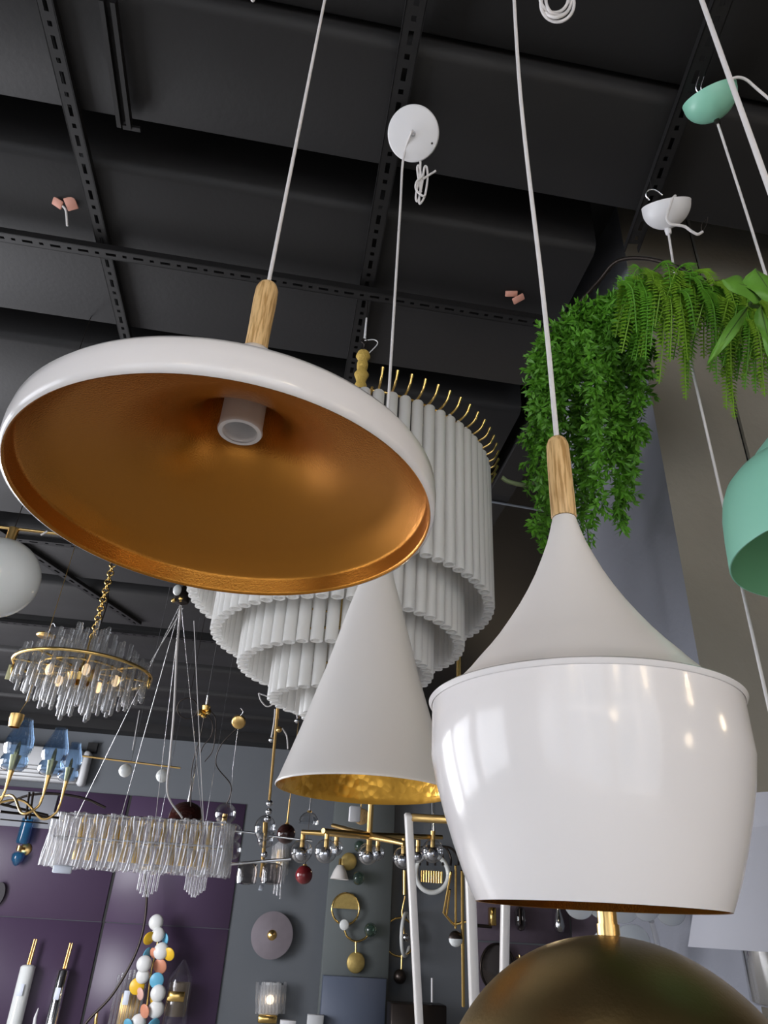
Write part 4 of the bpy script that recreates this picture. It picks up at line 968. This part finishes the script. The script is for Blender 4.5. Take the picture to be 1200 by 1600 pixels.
# cluster of pale translucent plates
pl = thin_glass('frosted_plate', (.8, .83, .85), .3, .15, .7, (.80, .83, .85))
t = thing('plate_chandelier', 'cluster lamp of pale translucent round glass plates behind the brass neck', 'lamp', W(980, 1440, 1.7))
for i, (x, y, r) in enumerate(((905, 1415, 22), (943, 1412, 24), (972, 1418, 25), (1012, 1418, 22), (1048, 1425, 22), (984, 1478, 34), (945, 1472, 18))):
    c = W(x, y, 1.68+.02*(i % 3)); obj('glass_plate', MB().disc(c, rp(r, c), .008, CM @ Matrix.Rotation(.3*(i % 2)-.2, 3, 'Y')), pl, t)
mb = MB().tube(bez(pth([(1018, 1440), (1026, 1470), (1030, 1496)], 1.7), 10), .007, 8)
obj('glass_drop', mb, M_['wavy'], t)
obj('rim_frame', MB().tube(pth([(905, 1395), (1060, 1402)], 1.72), .006, 8).tube([W(980, 1398, 1.72), V(W(980, 1398, 1.72).x, W(980, 1398, 1.72).y, CEIL)], .003, 6), M_['chrome'], t)
# gold rod & knob between chandelier and bulbous neck
c = W(717, 1045, 2.6); tag(obj('gold_rod', MB().tube([V(c.x, c.y, vz(c, 1000)), V(c.x, c.y, vz(c, 1062))], .009, 12).tube([V(c.x, c.y, vz(c, 1000)), V(c.x, c.y, CEIL)], .001, 6), M_['gold'], loc=c), 'vertical gold rod just right of the tiered glass tubes', 'rod')
c = W(748, 1040, 3.4); t = thing('ceiling_hook_plate', 'small gold cable knob with a chrome hook left of the bulbous pendant neck', 'ceiling plate', c)
obj('knob', MB().lathe([(.001, -.03), (.03, -.02), (.035, 0), (.02, .02), (.001, .025)], c, 20), M_['gold'], t)
obj('hook', MB().tube(bez(pth([(755, 1034), (757, 1024), (761, 1020), (758, 1030)], 3.4), 12), .004, 6), M_['chrome'], t)
c = W(790, 788, 3.0); tag(obj('cable_strip', MB().tube([atZ(745, 780, CEIL-.006), atZ(850, 798, CEIL-.006)], .006, 8), mat('dim_grey_strip', (.25, .27, .3), .5), loc=c), 'thin pale cable strip along the dark ceiling left of the trailing foliage', 'cable')  # pale cable lying along the ceiling, not a lamp
c = W(790, 752, 3.0); tag(obj('cable_stub', MB().tube(bez(pth([(784, 746), (796, 753), (826, 758), (845, 745)], 2.12), 12), .007, 8), mat('pale_green_cable', (.20, .25, .12), .6), loc=c), 'short pale green cable end poking out of the trailing foliage', 'cable')

# ------------------------------------------------------------------ tube wall lamps, lower left
def tube_lamp(x0, y0, x1, y1, wpx, m, label, pin):
    a, b = B(x0, y0, .12), B(x1, y1, .12); e = (b-a).normalized(); b2 = b+e*.35
    t = thing('tube_sconce', label, 'wall lamp', a, 'tube wall lamps on the purple panel'); k = depth(a)/F; r = wpx*k/2
    q = (-e).to_track_quat('Z', 'Y').to_matrix(); L = (b2-a).length
    obj('glass_tube', MB().lathe([(r, -L), (r, -3*k), (r*.8, -1*k), (r*.4, 0), (.001, 0)], a, 28, q), M_[m], t)
    s = V(1, 0, 0)
    for sg in (-1, 1): obj('brass_pin', MB().tube([a+s*(sg*1.8*k)-e*(-1*k), a+s*(sg*1.8*k)-e*pin*k+V(1*k, 0, 0)], [1.6*k, 1.2*k], 10), M_['brass'], t)
    p = a+e*(32*k); R = Matrix((e.cross(V(0, 1, 0)), V(0, 1, 0), e)).transposed()
    obj('price_tag', MB().bbox(p-V(0, r+.008, 0), (8*k, .004, 15*k), .003, R), M_['tagw'], t)
tube_lamp(45, 1507, 22, 1600, 22, 'opal', 'frosted white glass tube wall lamp with twin brass pins', 34)
tube_lamp(101, 1513, 80, 1600, 18, 'chrome', 'mirror-finish chrome tube wall lamp with twin brass pins and a tag', 34)
c = B(57, 1590, .1); tag(obj('spike_sconce', MB().tube([B(60, 1575, .12), B(55, 1590, .12), B(52, 1612, .12)], [.004, .016, .022], 10), M_['wplastic'], loc=c), 'white pointed wall lamp tip between the two tube lamps', 'wall lamp')
c = B(150, 1590, .1); tag(obj('candle_sconce', MB().tube([B(153, 1578, .12), B(150, 1590, .12), B(148, 1612, .12)], [.008, .018, .022], 10), M_['gold'], loc=c), 'gold pointed wall lamp tip at the bottom edge left of the glass rods', 'wall lamp')
c = B(0, 1397, .1); tag(obj('oval_sconce', MB().disc(B(-2, 1397, .06), 1, .04, RX @ Matrix.Diagonal((9*kk, 16*kk, 1)).to_3x3()), M_['matte_brown'], loc=c), 'dark oval wall lamp cut by the left edge on the purple panel', 'wall lamp')
# glass-rod sconce
t = wthing('rod_sconce', 'tall wall lamp of clear glass rods behind the multicoloured disc lamp', 200, 1560)
for j in range(8):
    u = j-3.5; x = 200+u*6.2
    obj('glass_rod', MB().tube([B(x+8, 1521-12*math.sin(PI*(j+1)/9)+6, .12), B(x-10, 1612, .12)], .017, 8), M_['wavy'], t)
obj('backplate', MB().bbox(B(200, 1585, .04), (.22, .04, .4), .01), M_['brass'], t)
obj('price_tag', MB().bbox(B(197, 1559, .20), (8*kk, .004, 17*kk), .003), M_['tagw'], t)
# banded glass sconce
t = wthing('banded_sconce', 'clear glass cylinder wall lamp with pointed top and broad gold band', 277, 1560)
c = B(277, 1566, .14); R_ = 18*kk
obj('glass_cylinder', MB().lathe([(R_*.95, -50*kk), (R_, -20*kk), (R_, 24*kk), (R_*.9, 32*kk), (.02, 52*kk)], c, 28), thin_glass('faint_clear_glass', (.88, .87, .92), .2, .02, .08, (.6, .55, .65)), t)
obj('inner_shade', MB().lathe([(R_*.8, -16*kk), (R_*.8, 24*kk)], c, 24), thin_glass('champagne_glass', (.62, .55, .40), .2, .2, .5, (.5, .42, .25)), t)
obj('gold_band', MB().bbox(B(275, 1557, .27), (24*kk, .02, 12*kk), .004), M_['gold'], t)
# multicoloured disc lamp (branch of painted discs)
t = wthing('disc_branch_lamp', 'gold branch wall lamp covered with white, yellow, blue and coral discs', 240, 1540)
obj('branch', MB().tube(bez([B(245, 1445, .2), B(246, 1475, .2), B(238, 1510, .2), B(232, 1550, .2), B(226, 1612, .2)], 20), .012, 8), M_['gold'], t)
discs = [(244, 1441, 11, 'white', 0), (247, 1460, 10, 'white', .3), (233, 1466, 9, 'yel', 1.1), (258, 1467, 8, 'blue', 1.3), (252, 1486, 11.5, 'white', 0), (264, 1491, 9, 'yel', .8), (231, 1491, 9, 'blue', 1.3), (240, 1489, 7, 'cor', 1),
         (225, 1506, 11, 'white', 0), (250, 1510, 10.5, 'cor', .7), (223, 1525, 10, 'white', .4), (245, 1532, 10, 'blue', .2), (214, 1541, 10.5, 'yel', 0), (219, 1553, 8, 'pink', 1.2), (247, 1552, 11, 'white', .2), (240, 1562, 8, 'yel', 1.2), (244, 1577, 11.5, 'white', 0), (226, 1580, 9, 'cor', 1.1), (216, 1598, 11, 'white', .1), (200, 1600, 7, 'blue', .8), (240, 1602, 9, 'blue', 1)]
for i, (x, y, r, cn, tl) in enumerate(discs):
    c = B(x, y, .26+.03*(i % 3)); q = Matrix.Rotation(tl*(1 if i % 2 else -1), 3, 'Y') @ Matrix.Rotation(tl*.7, 3, 'X') @ RX
    if cn == 'white': obj('opal_globe', MB().ball(c, r*kk*.97, 24, 14, (1, .6, 1)), M_['d_white'], t)
    else: obj('painted_disc', MB().disc(c, r*kk, .014, q), M_['d_'+cn], t)
# drooping black cord across the purple panels
mb = MB().tube(bez([B(226, 1365, .25), B(229, 1410, .25), B(222, 1460, .25), B(205, 1505, .25), B(175, 1555, .25), B(140, 1592, .25), B(125, 1612, .25)], 40), .014, 8)
tag(obj('black_cable', mb, M_['dark'], loc=B(228, 1410, .25)), 'thick black cord drooping across the purple panels beside the disc lamp', 'cord')

# ------------------------------------------------------------------ foliage
def leafq(mb, p, d, nrm, L, w_):
    s = d.cross(nrm)
    if s.length < 1e-4: s = V(1, 0, 0)
    s.normalize(); u = s.cross(d).normalized()
    mb.add([p, p+d*L*.45+s*w_+u*w_*.3, p+d*L-u*L*.08, p+d*L*.45-s*w_+u*w_*.3, p+d*L*.5], [(0, 1, 4), (1, 2, 4), (2, 3, 4), (3, 0, 4)], False)
rn = random.Random(11)
def rvec(): return V(rn.gauss(0, 1), rn.gauss(0, 1), rn.gauss(0, 1)).normalized()
def trail(path, name, parent, m, L=.027, w_=.0046, step=.013, n=6):
    mb = MB(); P = [Vector(p) for p in path]; acc = 0
    for i in range(len(P)-1):
        seg = P[i+1]-P[i]; sl = seg.length; e = seg.normalized(); s = 0
        while s < sl:
            p = P[i]+e*s; k = rn.uniform(.7, 1.2)
            for j in range(n):
                d = (rvec()*1.0+e*.55+V(0, -.15, 0)).normalized(); leafq(mb, p, d, rvec(), L*k*rn.uniform(.7, 1.2), w_*k)
            if rn.random() < .35:                          # side sprig
                d0 = (rvec()+e*.6).normalized()
                for q in range(3):
                    pp_ = p+d0*(.012*(q+1))
                    for j in range(4): leafq(mb, pp_, (rvec()+d0*.8+e*.3).normalized(), rvec(), L*.9, w_)
            s += step*rn.uniform(.8, 1.2)
    o = obj(name, mb, m, parent)
    return o
PF = V(.98, 1.62, CEIL)
t = thing('trailing_plant', 'large trailing green foliage clump with feathery leaves hanging down the pillar side', 'plant', PF)
# anchor px (top), px (bottom), depth
SP = [(905, 500, 880, 660), (880, 515, 858, 690), (862, 530, 850, 740), (850, 545, 838, 640), (925, 490, 905, 720), (945, 475, 930, 700), (960, 470, 950, 740), (975, 455, 968, 790), (940, 520, 975, 835),
      (985, 450, 985, 700), (920, 540, 905, 880), (900, 560, 890, 830), (880, 570, 870, 800), (930, 560, 940, 800), (955, 560, 965, 820), (842, 560, 826, 700), (838, 600, 824, 770), (848, 640, 834, 830), (866, 660, 850, 880), (890, 700, 878, 900), (905, 650, 902, 870), (985, 470, 1000, 690), (975, 520, 990, 740), (870, 520, 845, 600), (890, 505, 868, 620), (960, 500, 972, 660), (1000, 440, 995, 600), (990, 445, 982, 760), (910, 560, 918, 760), (945, 540, 958, 690), (975, 500, 985, 620), (855, 560, 832, 760), (865, 600, 848, 830), (900, 620, 875, 870),
      (930, 600, 925, 850), (885, 540, 900, 720), (915, 510, 935, 650), (850, 520, 842, 580), (965, 620, 980, 760), (950, 600, 975, 720)]
for i, (x0, y0, x1, y1) in enumerate(SP):
    D = 2.0+.22*rn.random() if x1 < 925 else 1.82+.15*rn.random()
    a = W(x0+rn.uniform(-6, 6), y0+rn.uniform(-6, 6), D-.05); b = W(x1, y1, D); m = (a+b)/2+V(rn.uniform(-.02, .02), -.03, .03)
    trail(bez([a, m, b], 10), 'strand', t, M_['leaf'])
for i in range(26):                                        # dense crown along the top
    f = i/25; x = 850+f*150; y = 520-f*80
    D = 2.05-.15*f; a = W(x, y, D); b = W(x+rn.uniform(-25, 15), y+rn.uniform(60, 140), D-.05)
    trail(bez([a, (a+b)/2+V(0, -.05, .02), b], 8), 'strand', t, M_['leaf'])
def frond(parent, a, b, sag, m, L0=.05):
    mb = MB(); a = Vector(a); b = Vector(b); mid = (a+b)/2+V(0, -sag, sag*.9); P = bez([a, mid, b], max(14, int((a-b).length/.0062)))
    mb.tube(P, .0016, 5)
    n = len(P)
    for i in range(1, n-1):
        e = (P[i+1]-P[i-1]).normalized(); s = e.cross(V(0, -1, 0.2)).normalized(); k = math.sin(PI*min(1, (i/n)*.85+.12))**.6
        for sg in (-1, 1):
            for q in (0,):
                p = P[i]+(P[i+1]-P[i])*q
                leafq(mb, p, (s*sg+e*.35+V(0, -.1, 0)).normalized(), V(0, -1, .2), L0*k*rn.uniform(.8, 1.15), .0036)
    return obj('frond', mb, m, parent)
t = thing('fern', 'yellow-green fern fronds arching over the top of the taupe pillar front', 'plant', W(1080, 440, 1.75))
FR = [(1010, 440, 1000, 560), (1030, 430, 1030, 600), (1045, 428, 1060, 540), (1060, 430, 1075, 610), (1075, 432, 1100, 560), (1040, 440, 1072, 625), (1090, 440, 1120, 600), (1100, 440, 1148, 655), (1110, 450, 1135, 640), (1080, 440, 1125, 560), (1125, 470, 1142, 630), (1020, 430, 990, 500), (1050, 425, 1090, 480), (1070, 430, 1130, 500), (1100, 440, 1160, 540), (1015, 428, 1050, 470), (1150, 480, 1195, 620), (1165, 480, 1200, 580), (1180, 500, 1210, 640), (1140, 500, 1180, 600), (1060, 428, 1030, 500), (1085, 450, 1080, 560), (1170, 520, 1190, 590), (1000, 430, 1040, 520), (1040, 440, 1045, 560), (1120, 440, 1150, 520)]
for i, (x0, y0, x1, y1) in enumerate(FR):
    D = 1.66+.08*rn.random(); frond(t, W(x0, y0, D+.05), W(x1, y1, D), .04, M_['leaf2'] if i % 3 else M_['leaf'], .027)
for i in range(70):
    x0 = rn.uniform(965, 1205); y0 = rn.uniform(420, 455)+max(0, x0-1040)*.22; D = 1.70+.08*rn.random()
    frond(t, W(x0, y0, D), W(x0+rn.uniform(-35, 45), y0+rn.uniform(45, 140), D-.03), .03, M_['leaf'] if i % 2 else M_['leaf2'], .024)
t = thing('broadleaf_plant', 'plant with big pointed green leaves at the right edge above the mint pendant', 'plant', W(1175, 480, 1.55))
def bigleaf(tip, base, wd_, D, nm='leaf', tilt=.0):
    a = W(base[0], base[1], D); b = W(tip[0], tip[1], D-.03); e = (b-a); L = e.length; e.normalize(); s = e.cross(V(0, -1, 0)).normalized(); u = s.cross(e)
    vs = []; fs = []; n = 12
    for i in range(n+1):
        f = i/n; w__ = wd_*math.sin(PI*min(.999, f**.75))**.8*(1-.25*f)+.0005
        for j in range(-3, 4):
            v = j/3; vs.append(a+e*(L*f)+s*(w__*v)+u*(-.25*w__*v*v-.05*L*f*f+.012*math.sin(f*9+j)*abs(v)*.4))
    for i in range(n):
        for j in range(6): fs.append((i*7+j, i*7+j+1, (i+1)*7+j+1, (i+1)*7+j))
    lf = obj(nm, MB().add(vs, fs), M_['leaf3'], t)
    obj('vein', MB().tube([a, a+e*(L*.5)+u*(-.05*L*.25)-u*.001, b-e*.01-u*.05*L], [.002, .0015, .0006], 6), M_['stem'], lf)
bigleaf((1131, 434), (1195, 455), .040, 1.5); bigleaf((1215, 470), (1180, 420), .045, 1.5); bigleaf((1108, 566), (1168, 480), .015, 1.58); bigleaf((1210, 560), (1188, 478), .020, 1.58)

obj('stem', MB().tube(bez([W(1195, 455, 1.5), W(1172, 475, 1.53), W(1185, 480, 1.62)], 10), .004, 8), M_['stem'], t)
# black hose looping above foliage
mb = MB().tube(bez([W(890, 490, 2.1), W(935, 440, 2.05), W(965, 408, 2.0), W(1010, 404, 1.95), (W(1060, 418, 1.9)), W(1105, 440, 1.85)], 30), .006, 8)
tag(obj('black_cable', mb, M_['dark'], loc=W(965, 408, 2.0)), 'black cable looping along the ceiling above the foliage', 'cable')

# ------------------------------------------------------------------ unseen globes added around the warm fill lights set above
gm = mat('fill_glow_globe', (1, .9, .75), .4, emit=(1.0, .80, .55), es=9)
LG = ['high beside the right wall', 'lower down near the right wall', 'nearest the right-hand shop window', 'high near the middle shop window', 'just behind and right of the viewer', 'left of the middle shop window', 'deep in the shop beyond the pillar', 'lowest of those near the middle window', 'lowest of all, close to the viewer']
LI = iter(LG)
for o in [o for o in bpy.data.objects if o.type == 'LIGHT' and o.data.type == 'POINT']:
    p = o.location.copy()
    t = thing('globe_pendant', 'added unseen warm globe light '+next(LI, 'elsewhere in the shop'), 'pendant lamp', p, 'added warm fill globes')
    g = obj('globe', MB().ball(p, .09, 24, 16), gm, t); g.visible_shadow = True
    obj('cord', MB().tube([p+V(0, 0, .09), (p.x, p.y, TOP)], .003, 6), M_['cord'], t)
    o.data.shadow_soft_size = .095
for o in bpy.data.objects:
    if '_p' in o: del o['_p']
